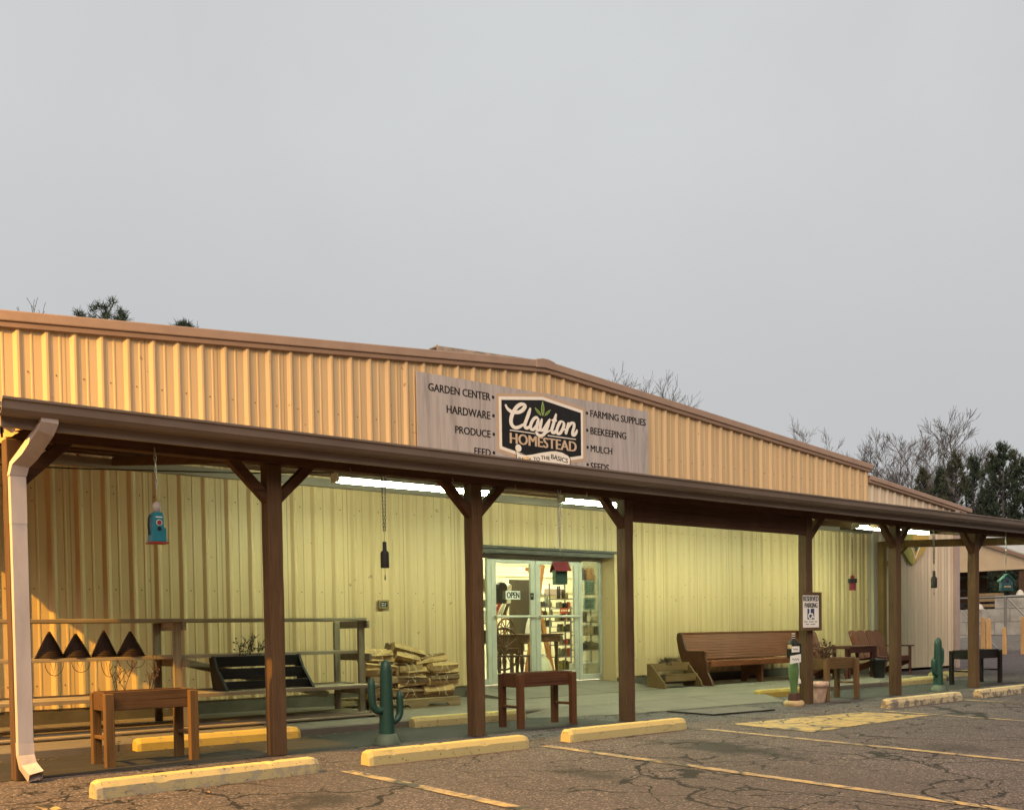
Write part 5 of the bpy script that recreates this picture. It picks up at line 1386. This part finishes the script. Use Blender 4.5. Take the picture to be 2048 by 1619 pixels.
MB().prism([(a.x,c.z),(c.x-.03,c.z),(c.x-.01,a.z-.12),(c.x,a.z-.02),((a.x+c.x)/2,a.z),(a.x+.01,a.z-.04)], D, D+.06).build('cloth', M['white'], o, bevel=.02, seg=2)
# orange pine A-frame
D = 15.0
o = thing('timber_trestle', (W(1075,1140,D).x, D, FZ), 'orange pine A-shaped timber frame inside the shop', 'frame')
p1, p2, p3, p4 = W(1060,1134,D), W(1066,1235,D), W(1085,1130,D), W(1078,1180,D)
MB().beam(p1, (p1.x+.55,D,FZ), .06, .08).build('post', M['orange_in'], o)
MB().beam(p3, (p3.x-.45,D,FZ), .06, .08).build('post', M['orange_in'], o)
MB().beam(W(1052,1137,D), W(1066,1141,D), .05, .06).build('cross_piece', M['orange_in'], o)
# table with turned legs and a spoked wheel leaning before it
D = 14.0
a, c = W(996,1268,D), W(1128,1285,D)
o = thing('shop_table', ((a.x+c.x)/2, D+.3, FZ), 'dark brown display table with turned legs behind the glass doors', 'table')
MB().box(a.x, c.x, D, D+.7, a.z-.03, a.z).build('table_top', M['brown_in'], o, bevel=.006)
MB().box(a.x+.05, c.x-.05, D+.05, D+.65, a.z-.15, a.z-.031).build('apron', M['brown_in'], o)
for x in (a.x+.1, a.x+.62, (a.x+c.x)/2+.15, c.x-.1):
    for y in (D+.1, D+.6): MB().lathe([(.03,0),(.04,.05),(.025,.12),(.045,.3),(.028,.42),(.045,a.z-FZ-.151)], (x,y,FZ), 10).build('leg', M['brown_in'], o)
def wheel(px, py, D, R, label):
    p = W(px,py,D); o = thing('spoked_wheel', (p.x,D,max(FZ,p.z-R)), label, 'wheel', 'spoked wheels inside the shop')
    b = MB(); b.tube([(p.x+R*math.cos(2*PI*k/28), D, p.z+R*math.sin(2*PI*k/28)) for k in range(29)], .018, 6, False); b.build('rim', M['brown_in'], o)
    b = MB()
    for k in range(12): b.tube([(p.x,D,p.z),(p.x+R*math.cos(2*PI*k/12), D, p.z+R*math.sin(2*PI*k/12))], .010, 5)
    b.build('spokes', M['brown_in'], o)
    MB().lathe([(.04,0),(.045,.03),(.03,.06)], (p.x,D-.03,p.z-.03), 10).build('hub', M['brown_in'], o)
wheel(1008,1297,13.75,.36,'dark spoked cart wheel low behind the left glass door')
wheel(1012,1258,14.9,.20,'small dark spoked wheel standing on the display table')
D = 13.7
o = thing('chair_by_door', (W(1040,1310,D).x, D, FZ), 'dark wooden chair low behind the left glass door', 'chair')
p = W(1022,1310,D)
MB().box(p.x,p.x+.48,D-.02,D+.4,.60,.635).build('seat', M['brown_in'], o, bevel=.006)
for x in (p.x+.02,p.x+.42):
    for y in (D,D+.35): MB().box(x,x+.04,y,y+.04,FZ,.599).build('leg', M['brown_in'], o)
MB().box(p.x+.02,p.x+.46,D+.36,D+.39,.65,1.0).build('backrest', M['brown_in'], o, bevel=.006)
D = 14.1
p = W(1058,1240,D); o = thing('white_cloth', (p.x, D, 1.1), 'cream cloth draped over the display table behind the door meeting rail', 'cloth')
q0, q1 = W(1055,1225,D+.1), W(1066,1267,D+.1)
MB().prism([(q0.x-.0,q1.z),(q1.x+.1,q1.z),(q1.x+.06,q0.z-.1),(q0.x+.12,q0.z),(q0.x+.04,q0.z-.2)], D+.05, D+.2).build('drape', M['white'], o, bevel=.02, seg=2)
# flags / banners on the left
D = 14.2
for px0, px1, m_, lab in ((994,1003,'red','red and white folded banner'),(1003,1012,'white','pale folded banner'),(1012,1020,'slate_in','dark striped folded banner')):
    q0, q1 = W(px0,1206,D), W(px1,1229,D)
    o = thing('folded_banner', (q0.x,D,q1.z), lab+' leaning behind the left glass door', 'banner')
    b = MB(); n=5
    for i in range(n): b.prism([(q0.x+(q1.x-q0.x)*i/n-.06,q1.z),(q0.x+(q1.x-q0.x)*(i+.8)/n-.06,q1.z),(q0.x+(q1.x-q0.x)*(i+.8)/n+.04,q0.z),(q0.x+(q1.x-q0.x)*i/n+.04,q0.z)], D+i*.01, D+.03+i*.01)
    b.build('cloth_folds', M[m_], o)
    MB().tube([(q0.x+.04,D+.03,q0.z),(q0.x-.05,D+.05,FZ)], .012, 6).build('stick', M['orange_in'], o)
# shelving with goods behind the right door and sidelights
M['good_a'] = plain('olive_packet', (.20,.19,.07), .5, .4, 9, bmp=0)
M['good_b'] = plain('dark_jar', (.035,.032,.025), .35, .4, 9, bmp=0)
M['good_c'] = plain('yellow_packet', (.60,.47,.08), .5, .3, 9, bmp=0)
M['good_d'] = plain('red_packet', (.45,.08,.04), .5, .3, 9, bmp=0)
M['good_e'] = plain('white_packet', (.62,.58,.45), .5, .2, 9, bmp=0)
M['good_f'] = plain('grey_green_bundle', (.14,.15,.11), .6, .5, 9, bmp=0)
def goods_rack(px0, px1, pytops, D, label, mats, seed, deep=.35, sparse=1.0, wmin=.055, wmax=.11):
    rg = random.Random(seed)
    a, c = W(px0,1200,D).x, W(px1,1200,D).x
    zs = [W((px0+px1)/2, py, D).z for py in pytops]
    o = thing('goods_rack', ((a+c)/2, D, FZ), label, 'rack')
    for z in zs: MB().box(a, c, D, D+deep, z-.02, z).build('shelf', M['steel'], o)
    for x in (a, c-.02):
        MB().box(x, x+.02, D+deep-.03, D+deep, FZ, zs[0]+.3).build('upright', M['steel'], o)
    for si, z in enumerate(zs):
        x = a+.03
        gap = (zs[si-1]-z-.05) if si else .28
        while x < c-.08:
            wd = rg.uniform(wmin, wmax); h = min(gap*.9, rg.uniform(.10,.24)); mt_ = M[rg.choice(mats)]
            if rg.random() < sparse:
                k = rg.choice(('jar','bag','box')); y = D+rg.uniform(.03,.08)
                b = MB(); xm = x+wd/2
                if k == 'jar': b.lathe([(wd*.42,0),(wd*.45,h*.1),(wd*.45,h*.7),(wd*.25,h*.85),(wd*.3,h*.87),(wd*.3,h)], (xm,y+.06,z+.001), 10)
                elif k == 'bag': b.prism([(x,z+.001),(x+wd,z+.001),(x+wd*.97,z+h*.8),(x+wd*.7,z+h*.88),(x+wd*.72,z+h),(x+wd*.28,z+h),(x+wd*.3,z+h*.88),(x+wd*.03,z+h*.8)], y, y+.07)
                else: b.prism([(x,z+.001),(x+wd,z+.001),(x+wd,z+h*.9),(x+wd*.5,z+h),(x,z+h*.9)], y, y+.10)
                g = b.build({'jar':'shop_jar','bag':'shop_packet','box':'shop_carton'}[k], mt_, None, bevel=.004)
                tag(g, 'small goods crowded on the shop shelves behind the glass', 'goods', 'goods on the shop shelves')
            x += wd+.012
goods_rack(1077,1112,(1212,1232,1252), 16.4, 'steel rack of olive and yellow packets behind the right glass door', ['good_a','good_b','good_c','good_f','good_e'], 5)
goods_rack(1118,1150,(1196,1215,1240,1262,1288,1312,1338), 14.9, 'wire rack of small hanging goods at the right edge of the right door', ['good_f','good_b','good_a','good_f','good_d'], 8, .3, 1.0, .04, .08)
goods_rack(1164,1206,(1242,1268,1298), 14.4, 'dark shelf of goods seen through the right sidelight', ['good_b','good_f','good_e','slate_in'], 13, .35, .9, .08, .16)
goods_rack(966,980,(1180,1212,1245,1285), 13.9, 'shelf of goods seen through the narrow left sidelight', ['good_f','good_b','good_a','white'], 17, .35, .9, .06, .12)
goods_rack(1036,1062,(1300,1325), 16.0, 'low rack of goods under the display table', ['good_b','good_f','good_d'], 23, .3, .8)
# red hot-price placard and a window on the back wall
D = 14.8; a, c = W(1119,1215,D), W(1135,1226,D)
o = thing('red_placard', (a.x, D, c.z), 'small red and white placard on the goods rack behind the right door', 'sign')
MB().box(a.x,c.x,D-.02,D-.008,c.z,a.z).build('placard', M['good_d'], o)
b = MB()
for i in range(4): b.box(a.x+(c.x-a.x)*(.12+.2*i), a.x+(c.x-a.x)*(.25+.2*i), D-.0225, D-.0202, c.z+.04, a.z-.03)
b.build('placard_marks', M['card'], o)
D = 20.4; a, c = W(1089,1177,D), W(1128,1190,D)
o = thing('wall_banner', ((a.x+c.x)/2, D, c.z), 'long brown banner high on the cream back wall of the shop', 'banner')
b = MB(); b.box(a.x,c.x,D,D+.03,c.z,a.z); b.build('banner', plain('mauve_brown_banner', (.30,.22,.18), .7, .1, 3, bmp=0), o, bevel=.004)
b = MB(); b.box(a.x-.08,c.x+.08,D+.0,D+.03,a.z+.005,a.z+.09); b.box(a.x-.08,a.x-.005,D,D+.03,c.z,a.z); b.build('banner_frame', M['white'], o)
D = 13.5; p = W(1098,1340,D)
o = thing('feed_bag', (p.x, D, FZ), 'cream cloth feed sack standing on the shop floor behind the right door', 'sack')
MB().lathe([(.15,0),(.18,.06),(.17,.20),(.12,.33),(.05,.40),(.07,.44)], (p.x+.03,D+.2,FZ), 14).build('sack', M['white'], o)
D = 14.0; a, c = W(1167,1326,D), W(1200,1352,D)
o = thing('blue_crate', ((a.x+c.x)/2, D, FZ), 'pale grey green crate on the floor behind the right sidelight', 'crate')
b = MB(); b.box(a.x,c.x,D,D+.03,FZ,a.z); b.box(a.x,a.x+.03,D+.031,D+.4,FZ,a.z); b.box(c.x-.03,c.x,D+.031,D+.4,FZ,a.z); b.box(a.x+.031,c.x-.031,D+.031,D+.4,FZ,FZ+.03); b.build('crate_walls', M['palepaper'], o, bevel=.006)
D = 15.6; p = W(1180,1150,D)
o = thing('toy_figures', (p.x, D, 1.9), 'orange and grey ornaments on a high shelf behind the right sidelight', 'ornaments')
a, c = W(1164,1157,D), W(1200,1160,D); MB().box(a.x,c.x+.1,D,D+.3,c.z-.02,c.z).build('shelf', M['white'], o)
for i, (px, m_) in enumerate(((1172,'slate_in'),(1182,'orange_in'),(1190,'orange_in'))):
    q = W(px,1157,D); MB().lathe([(.07,0),(.09,.08),(.05,.16),(.06,.2),(.02,.26)], (q.x,D+.1,c.z), 10).build('ornament', M[m_], o)

# ------------------------------------------------------------------ yard on the right: shed, block bins, gate, stakes
XS_ = 48.5
shd = thing('open_shed', (XS_, 18, 0), 'peach sided open fronted shed with a brown roof edge beyond the porch', 'shed')
def zy(px, py): p = WX(px, py, XS_); return p.y, p.z
tl, tr, bl, br = zy(1950,1084), zy(2050,1116), zy(1905,1148), zy(2050,1137)
sl = (tr[1]-tl[1])/(tr[0]-tl[0])
y_n, y_f = 14.0, 36.0
zt_ = lambda y: min(tl[1]+sl*(y-tl[0]), 5.2)
ypk = 26.5; zpk = tl[1]+sl*(ypk-tl[0])
zb_ = br[1]; y_f = ypk+(zpk-zb_-.5)/sl; y_n = max(y_n, tl[0]-(tl[1]-zb_-.5)/sl)
b = MB(); b.prismx([(y_n,zb_),(y_f,zb_),(y_f,zpk+sl*(ypk-y_f)*1.0),(ypk,zpk),(y_n,tl[1]+sl*(y_n-tl[0]))][::1], XS_, XS_+.1); b.build('gable_wall', M['shedwall'], shd)
b = MB(); b.prismx([(y_n-.3,tl[1]+sl*(y_n-.3-tl[0])),(ypk,zpk),(ypk,zpk+.16),(y_n-.3,tl[1]+sl*(y_n-.3-tl[0])+.16)], XS_-.12, XS_+.02); b.build('roof_edge', M['trim_dark'], shd)
b = MB(); b.prismx([(y_n-.4,tl[1]+sl*(y_n-.4-tl[0])+.161),(ypk,zpk+.161),(y_f,zpk+.161+sl*(ypk-y_f)),(y_f,zpk+.22+sl*(ypk-y_f)),(ypk,zpk+.22),(y_n-.4,tl[1]+sl*(y_n-.4-tl[0])+.22)], XS_-.1, XS_+7); b.build('roof', plain('pale_shed_roofing', (.42,.41,.38), .5, .15, 2, bmp=.05), shd)
for y in (y_n+.1, 27.0, y_f-.3): MB().box(XS_+.1, XS_+.28, y, y+.18, 0, zb_+.1).build('shed_post', M['beamy'], shd)
a_, c_ = zy(1905,1158), zy(1935,1185)
for i in range(3): MB().box(XS_+2.0, XS_+2.06, 24.4, 29.5, 2.1+.65*i, 2.65+.65*i).build('board_rail', M['beamy'], shd)
# concrete bin blocks
XB_ = 44.0
random.seed(9)
def block(y0, z0, L=1.25, h=.555, lab=None):
    o = MB(); o.box(XB_, XB_+.62, y0, y0+L-.02, z0, z0+h-.012); o.box(XB_+.2, XB_+.42, y0+L*.4, y0+L*.6, z0+h-.0121, z0+h+.0)
    g = o.build('concrete_block', M['block'], None, bevel=.025, seg=2)
    tag(g, lab, 'concrete block', 'stacked concrete bin blocks'); return g
Y0b = WX(1998,1240,XB_).y
lay = [(-4.2,0),(-2.95,0),(-1.7,0),(-.45,0),(.8,0),(2.05,0),(3.3,0),(-3.55,1),(-2.3,1),(-1.05,1),(.2,1),(1.45,1),(2.7,1),(-4.2,2),(-2.95,2),(-1.7,2),(-.45,2),(.8,2),(2.05,2),(-3.55,3),(-2.3,3),(-1.05,3)]
for dy, r_ in lay:
    block(Y0b+dy, r_*.56, lab={0:'grey concrete block in the bottom row of the bin wall',1:'grey concrete block in the middle row of the bin wall',2:'grey concrete block in the third row of the bin wall',3:'grey concrete block in the raised top row of the bin wall'}[r_])
def mound(name, c, rx, ry, h, mat, label, cat, seed, kind=None):
    rg = random.Random(seed); b = MB(); n = 18; m_ = 7; vs = []; fs = []
    for j in range(m_+1):
        u = j/m_
        for i in range(n):
            a = 2*PI*i/n; k = (1-u)*(1+rg.uniform(-.12,.12)); vs.append((c[0]+rx*k*math.cos(a), c[1]+ry*k*math.sin(a), c[2]+h*(1-(1-u)**2)*(1+rg.uniform(-.08,.08))))
    for j in range(m_):
        for i in range(n): fs.append((j*n+i, j*n+(i+1)%n, (j+1)*n+(i+1)%n, (j+1)*n+i))
    b.add(vs, fs, True); o = b.build(name, mat); tag(o, label, cat, None, kind); return o
mound('gravel_heap', (XB_-1.6, Y0b-1.0, 0), 1.5, 4.2, .55, M['gravel'], 'grey gravel heap lying before the concrete block wall', 'gravel heap', 3)
mound('pale_rock', (XB_+.3, Y0b-.75, 2.23), .2, .17, .22, M['rock'], 'pale rock sitting on top of the concrete block wall', 'rock', 4)
mound('pale_rock', (XB_+.3, Y0b+1.0, 1.67), .22, .2, .24, M['rock'], 'pale rock on the lower step of the concrete block wall', 'rock', 5)
mound('pale_rock', (XB_+.3, Y0b+2.2, 1.67), .2, .15, .18, M['rock'], 'small pale rock on the concrete blocks nearest the annex', 'rock', 6)
# pipe gate
XG = 36.0
g = thing('pipe_gate', (XG, WX(2012,1250,XG).y, 0), 'grey pipe gate with a diagonal brace in front of the concrete blocks', 'gate')
pA, pB = WX(1912,1196,XG), WX(2055,1190,XG); pm_ = WX(2011,1193,XG)
zt2 = pm_.z
b = MB(); b.tube([(XG,pA.y,zt2),(XG,pB.y-1.0,zt2)], .035, 8); b.build('top_rail', M['steel'], g)
b = MB(); b.tube([(XG,pm_.y,0),(XG,pm_.y,zt2)], .045, 8); b.build('gate_post', M['steel'], g)
q1, q2 = WX(2015,1195,XG), WX(2050,1232,XG)
b = MB(); b.tube([q1, q2, q2+(q2-q1)*.8], .03, 8); b.build('diagonal_brace', M['steel'], g)
q1, q2 = WX(1920,1220,XG), WX(1995,1296,XG)
b = MB(); b.tube([q1, q2], .025, 8); b.build('diagonal_brace', M['steel'], g)
# orange stakes
XK = 35.0
for (px, pt_, pb_, w_, lab) in ((1966,1233,1296,.16,'tall orange pine stake just right of the last brown post'),(1977,1236,1296,.16,'orange pine stake second from the last brown post'),(2008,1253,1300,.13,'thin orange pine stake beside the gate post'),(2047,1232,1320,.2,'orange pine stake at the right edge of the photo')):
    q = WX(px, pt_, XK); o = MB()
    o.prismx([(q.y-w_/2,0),(q.y+w_/2,0),(q.y+w_/2,q.z-.05),(q.y+w_*.2,q.z),(q.y-w_*.3,q.z-.03)], XK, XK+.08)
    tag(o.build('pine_stake', M['pine_post'], None, bevel=.006), lab, 'stake', 'orange pine stakes in the yard')
# yellow boards behind the blocks
q = WX(1984,1210,46.0)
pb = thing('board_stack', (46, q.y, 0), 'stack of yellow boards behind the concrete blocks', 'lumber')
b = MB()
for i in range(5): b.box(45.6, 46.4, q.y-.35, q.y+.6, 1.3+.24*i, 1.43+.24*i)
b.build('boards', M['pallet'], pb, bevel=.01)
b = MB(); b.box(45.7, 46.3, q.y-.3, q.y-.1, 0, 1.299); b.box(45.7, 46.3, q.y+.3, q.y+.5, 0, 1.299); b.build('bearers', M['beamy'], pb)

# ------------------------------------------------------------------ trees
def branch(b, p, d, L, r, lv, rg, maxlv, droop=0.0, split=(3,5), spread=.62):
    pts = [p]; n = 4 if lv < 2 else 3; rr = [r]
    for i in range(n):
        d = (d+Vector((rg.uniform(-.16,.16), rg.uniform(-.16,.16), rg.uniform(-.04,.12)))).normalized()
        p = p+d*L/n; pts.append(p); rr.append(max(r*(1-(i+1)/n*.62), .014))
    b.tube(pts, rr, 5 if lv == 0 else 3, False, smooth=lv == 0)
    if lv >= maxlv: return
    for k in range(rg.randint(*split)):
        t_ = rg.uniform(.35,1.0) if lv else rg.uniform(.38,1.0); i = min(int(t_*n), n-1)
        q = pts[i].lerp(pts[i+1], t_*n-i)
        a = rg.uniform(0, 2*PI); side = Vector((math.cos(a), math.sin(a), 0)); side = (side-d*side.dot(d)).normalized()
        nd = (d*math.cos(spread)+side*math.sin(spread)*rg.uniform(.7,1.3)+Vector((0,0,.18))).normalized()
        branch(b, q, nd, L*rg.uniform(.42,.68), max(r*.5*(1-.3*t_), .014), lv+1, rg, maxlv, droop, split, spread)
def bare(px, py, R, label, seed, r0=.13, spread=.55, group='bare winter trees behind the store'):
    if R > 60: R *= 1.32; r0 *= 1.35
    rg = random.Random(seed); tp = WR(px, py, R)
    o = thing('bare_tree', (tp.x, tp.y, 0), label, 'tree', group)
    H = tp.z; b = MB(); tr_ = MB()
    pts = [Vector((tp.x,tp.y,0))]; rr = [r0]; n = 9; p = pts[0]
    for i in range(n):
        p = Vector((tp.x+rg.uniform(-.18,.18)*(1-i/n), tp.y+rg.uniform(-.18,.18), H*.92*(i+1)/n)); pts.append(p); rr.append(max(.012, r0*(1-(i+1)/n)**.8))
    tr_.tube(pts, rr, 7, True)
    tr_.build('trunk', M['bark'], o)
    for k in range(36):
        u = rg.uniform(.30,.98); i = min(int(u*n), n-1); q = pts[i].lerp(pts[i+1], u*n-i)
        a = rg.uniform(0, 2*PI); d = Vector((math.cos(a)*spread*1.5, math.sin(a)*spread*1.5, rg.uniform(.6,1.3))).normalized()
        branch(b, q, d, H*rg.uniform(.16,.27)*(1.15-u*.7), max(.014, r0*.42*(1-u*.6)), 1, rg, 3, split=(4,6), spread=.55)
    b.build('crown', M['bark'], o)
def pine(px, py, R, width, label, seed, mat='needle', base=.30, group='dark pines behind the store', dens=1.0, kind='needle'):
    rg = random.Random(seed); tp = WR(px, py, R); H = tp.z
    o = thing('pine_tree', (tp.x, tp.y, 0), label, 'tree', group)
    tr_ = MB(); tr_.tube([(tp.x,tp.y,0),(tp.x+.1,tp.y,H*.5),(tp.x,tp.y,H*.985)], [H*.018,H*.012,.02], 8)
    b = MB()
    def tuft(c, d, s, nn):
        for k in range(nn):
            v = (d+Vector((rg.gauss(0,.55),rg.gauss(0,.55),rg.gauss(.12,.5)))).normalized()
            sd = v.cross(Vector((rg.uniform(-1,1),rg.uniform(-1,1),rg.uniform(-1,1)))).normalized()*s*.09
            e = c+v*s*rg.uniform(.6,1.15); b.add([c-sd, c+sd, e+sd*.25, e-sd*.25], [(0,1,2,3)])
    z = H*base
    while z < H*.985:
        u = (z-H*base)/(H*(1-base)); wd = width*(1-u)**.75*rg.uniform(.65,1.15)+.12
        for k in range(rg.randint(4,6)):
            a = rg.uniform(0, 2*PI); up = .15+.75*u+rg.uniform(-.1,.25); d = Vector((math.cos(a), math.sin(a), up)).normalized(); Lb = wd*rg.uniform(.6,1.1)
            p0 = Vector((tp.x,tp.y,z)); p1 = p0+d*Lb*.6; p2 = p1+(d+Vector((0,0,.45))).normalized()*Lb*.45
            tr_.tube([p0,p1,p2], [.03,.02,.012], 4, False, smooth=False)
            m_ = max(2, int(Lb/.30*dens))
            for q in range(m_):
                t_ = .35+.65*(q+1)/m_; c = p0.lerp(p1, min(t_/.6,1)) if t_ < .6 else p1.lerp(p2, (t_-.6)/.4)
                tuft(c+Vector((rg.gauss(0,.10),rg.gauss(0,.10),rg.gauss(0,.08))), (d+Vector((0,0,.5))).normalized(), .32, 12)
            for q in range(4): tuft(p2+Vector((rg.gauss(0,.05),rg.gauss(0,.05),.13*q)), Vector((0,0,1)), .30-.04*q, 9)
        z += rg.uniform(.28,.5)
    for q in range(8): tuft(Vector((tp.x,tp.y,H-.16*q)), Vector((0,0,1)), .26+.03*q, 14)
    tr_.build('trunk', M['bark'], o); b.build('crown', M[mat], o)
def loblolly(px, py, R, rad, depth, label, seed):
    # round-headed pine of which only the top shows over the roof
    rg = random.Random(seed); tp = WR(px, py, R); H = tp.z
    o = thing('pine_tree', (tp.x, tp.y, 0), label, 'tree', 'pines showing over the left roof edge')
    tr_ = MB(); tr_.tube([(tp.x,tp.y,0),(tp.x,tp.y,H-depth*.4)], [.25,.07], 8)
    b = MB()
    for k in range(58):
        a = rg.uniform(0,2*PI); u = rg.random(); rr = rad*math.sqrt(rg.random())*(.35+.65*math.sin(math.acos(1-u*1.0)) if True else 1)
        z = H-depth*u-rr*.12
        c = Vector((tp.x+rr*math.cos(a), tp.y+rr*math.sin(a), z))
        tr_.tube([Vector((tp.x,tp.y,z-rr*.55-.3)), c-Vector((0,0,.1)), c], [.03,.018,.01], 4, False, smooth=False)
        for q in range(60):
            v = Vector((rg.gauss(0,.6),rg.gauss(0,.6),rg.gauss(.45,.6))).normalized(); sd = v.cross(Vector((rg.uniform(-1,1),rg.uniform(-1,1),.2))).normalized()*.016
            c2 = c+Vector((rg.gauss(0,.07),rg.gauss(0,.07),rg.gauss(0,.07))); e = c2+v*rg.uniform(.16,.30); b.add([c2-sd,c2+sd,e+sd*.3,e-sd*.3],[(0,1,2,3)])
    tr_.build('trunk', M['bark'], o); b.build('crown', M['needle'], o)
loblolly(212, 606, 46, 1.75, 2.6, 'round dark pine top showing over the left roof edge', 61)
loblolly(364, 650, 46, .55, .9, 'tiny dark pine tip just showing over the roof right of the round pine', 62)
bare(14, 642, 60, 'pale bare twig tips over the roof at the left edge of the photo', 63, .08)
BT = [(1215,757,78,'bare tree tops over the roof right of the gable peak, left one',.10),(1262,772,78,'bare tree tops over the roof right of the gable peak, right one',.10),
 (1330,772,80,'single thin twig top over the middle of the right roof slope',.05),(1612,850,82,'bare tree above the right end of the roof, leftmost there',.13),(1655,868,82,'small bare tree right of the leftmost one above the roof end',.10),
 (1725,888,78,'bushy bare tree right behind the main roof corner',.12),(1752,878,84,'bare tree behind the roof step, second in the row',.12),(1800,868,76,'wide bare tree with a forked trunk behind the annex roof',.15),(1826,864,86,'slender bare tree left of the tallest bare tree',.10),
 (1852,874,80,'bare tree close on the left of the tallest bare tree',.12),(1902,826,72,'tallest bare tree with a straight dark trunk before the pines',.20),(1935,876,84,'pale bare tree right behind the dark pines',.11),(1965,886,84,'pale bare tree behind the pines, right hand one',.11),(1880,880,90,'distant bare tree behind the tallest one',.11)]
for i, (px, py, R, lab, r0) in enumerate(BT): bare(px, py, R, lab, 200+i, r0)
PT = [(1846,938,86,1.95,'small dark pine leftmost in the group at the right'),(1882,944,82,2.21,'dark pine left of the tallest bare trunk'),(1912,912,80,2.60,'dark pine behind the annex roof end with a ragged top'),(1946,918,84,2.60,'dark pine between two taller pines at the right'),
 (1984,914,78,2.34,'dark pine left of the tallest pine'),(2006,896,76,2.86,'tallest dark pine at the right'),(2030,908,78,2.60,'dark pine right of the tallest pine'),(2052,930,76,2.86,'dark pine cut by the right edge of the photo')]
for i, (px, py, R, wd, lab) in enumerate(PT): pine(px, py, R, wd*1.15, lab, 300+i, 'needle' if i % 2 else 'needle2', .18)
# unseen dark ring added behind the camera: it keeps the low sky off the porch
b = MB(); rg = random.Random(5); A = [math.radians(-200+8*i) for i in range(24)]; vs = []
for a in A:
    h = rg.uniform(19, 26)
    for rr, hh in ((52,-2),(52,h*.8),(55,h),(60,h*.9),(62,-2)): vs.append((rr*math.cos(a)+6, rr*math.sin(a), hh))
b.add(vs, [(5*i+k, 5*i+5+k, 5*i+6+k, 5*i+1+k) for i in range(len(A)-1) for k in range(4)])
o = b.build('added_sky_blocker', M['thicket']); tag(o, 'unseen dark ring added to block low sky light from the porch', 'woodland', kind='stuff')
# brushy wood edge under and behind them
rg = random.Random(8); b = MB()
for k in range(2600):
    px = rg.uniform(1700, 2300); R = rg.uniform(86, 108); p = WR(px, 1200, R); h = rg.uniform(.2, 1)**.7*rg.uniform(3.2,6.8)
    c = Vector((p.x, p.y, h)); 
    for q in range(7):
        v = Vector((rg.gauss(0,1),rg.gauss(0,1),rg.gauss(.4,1))).normalized(); sd = v.cross(Vector((rg.uniform(-1,1),rg.uniform(-1,1),.3))).normalized()*rg.uniform(.03,.12)
        c2 = c+Vector((rg.gauss(0,.5),rg.gauss(0,.5),rg.gauss(0,.5))); e = c2+v*rg.uniform(.4,1.1); b.add([c2-sd,c2+sd,e+sd*.3,e-sd*.3],[(0,1,2,3)])
o = b.build('far_thicket', M['thicket']); tag(o, 'dark brushy wood edge behind the pines', 'woodland', kind='stuff')

# ------------------------------------------------------------------ camera and render settings
cd = bpy.data.cameras.new('camera'); cam = bpy.data.objects.new('camera', cd); COL.objects.link(cam); S.camera = cam
R3 = Matrix((CR, CU, -CF)).transposed()
cam.matrix_world = Matrix.Translation((0,0,CAMH)) @ R3.to_4x4()
cd.sensor_fit = 'HORIZONTAL'; cd.sensor_width = 36; cd.lens = 36*FPX/2048
cd.shift_x = 0; cd.shift_y = (CYP-809.5)/2048
cd.clip_start = .05; cd.clip_end = 1500
S.view_settings.view_transform = 'Standard'; S.view_settings.look = 'None'; S.view_settings.exposure = EXPO; S.view_settings.gamma = 1
S.render.engine = 'CYCLES'
S.cycles.use_denoising = True
S.cycles.max_bounces = 8; S.cycles.diffuse_bounces = 4; S.cycles.transparent_max_bounces = 12
S.cycles.sample_clamp_indirect = 4.0
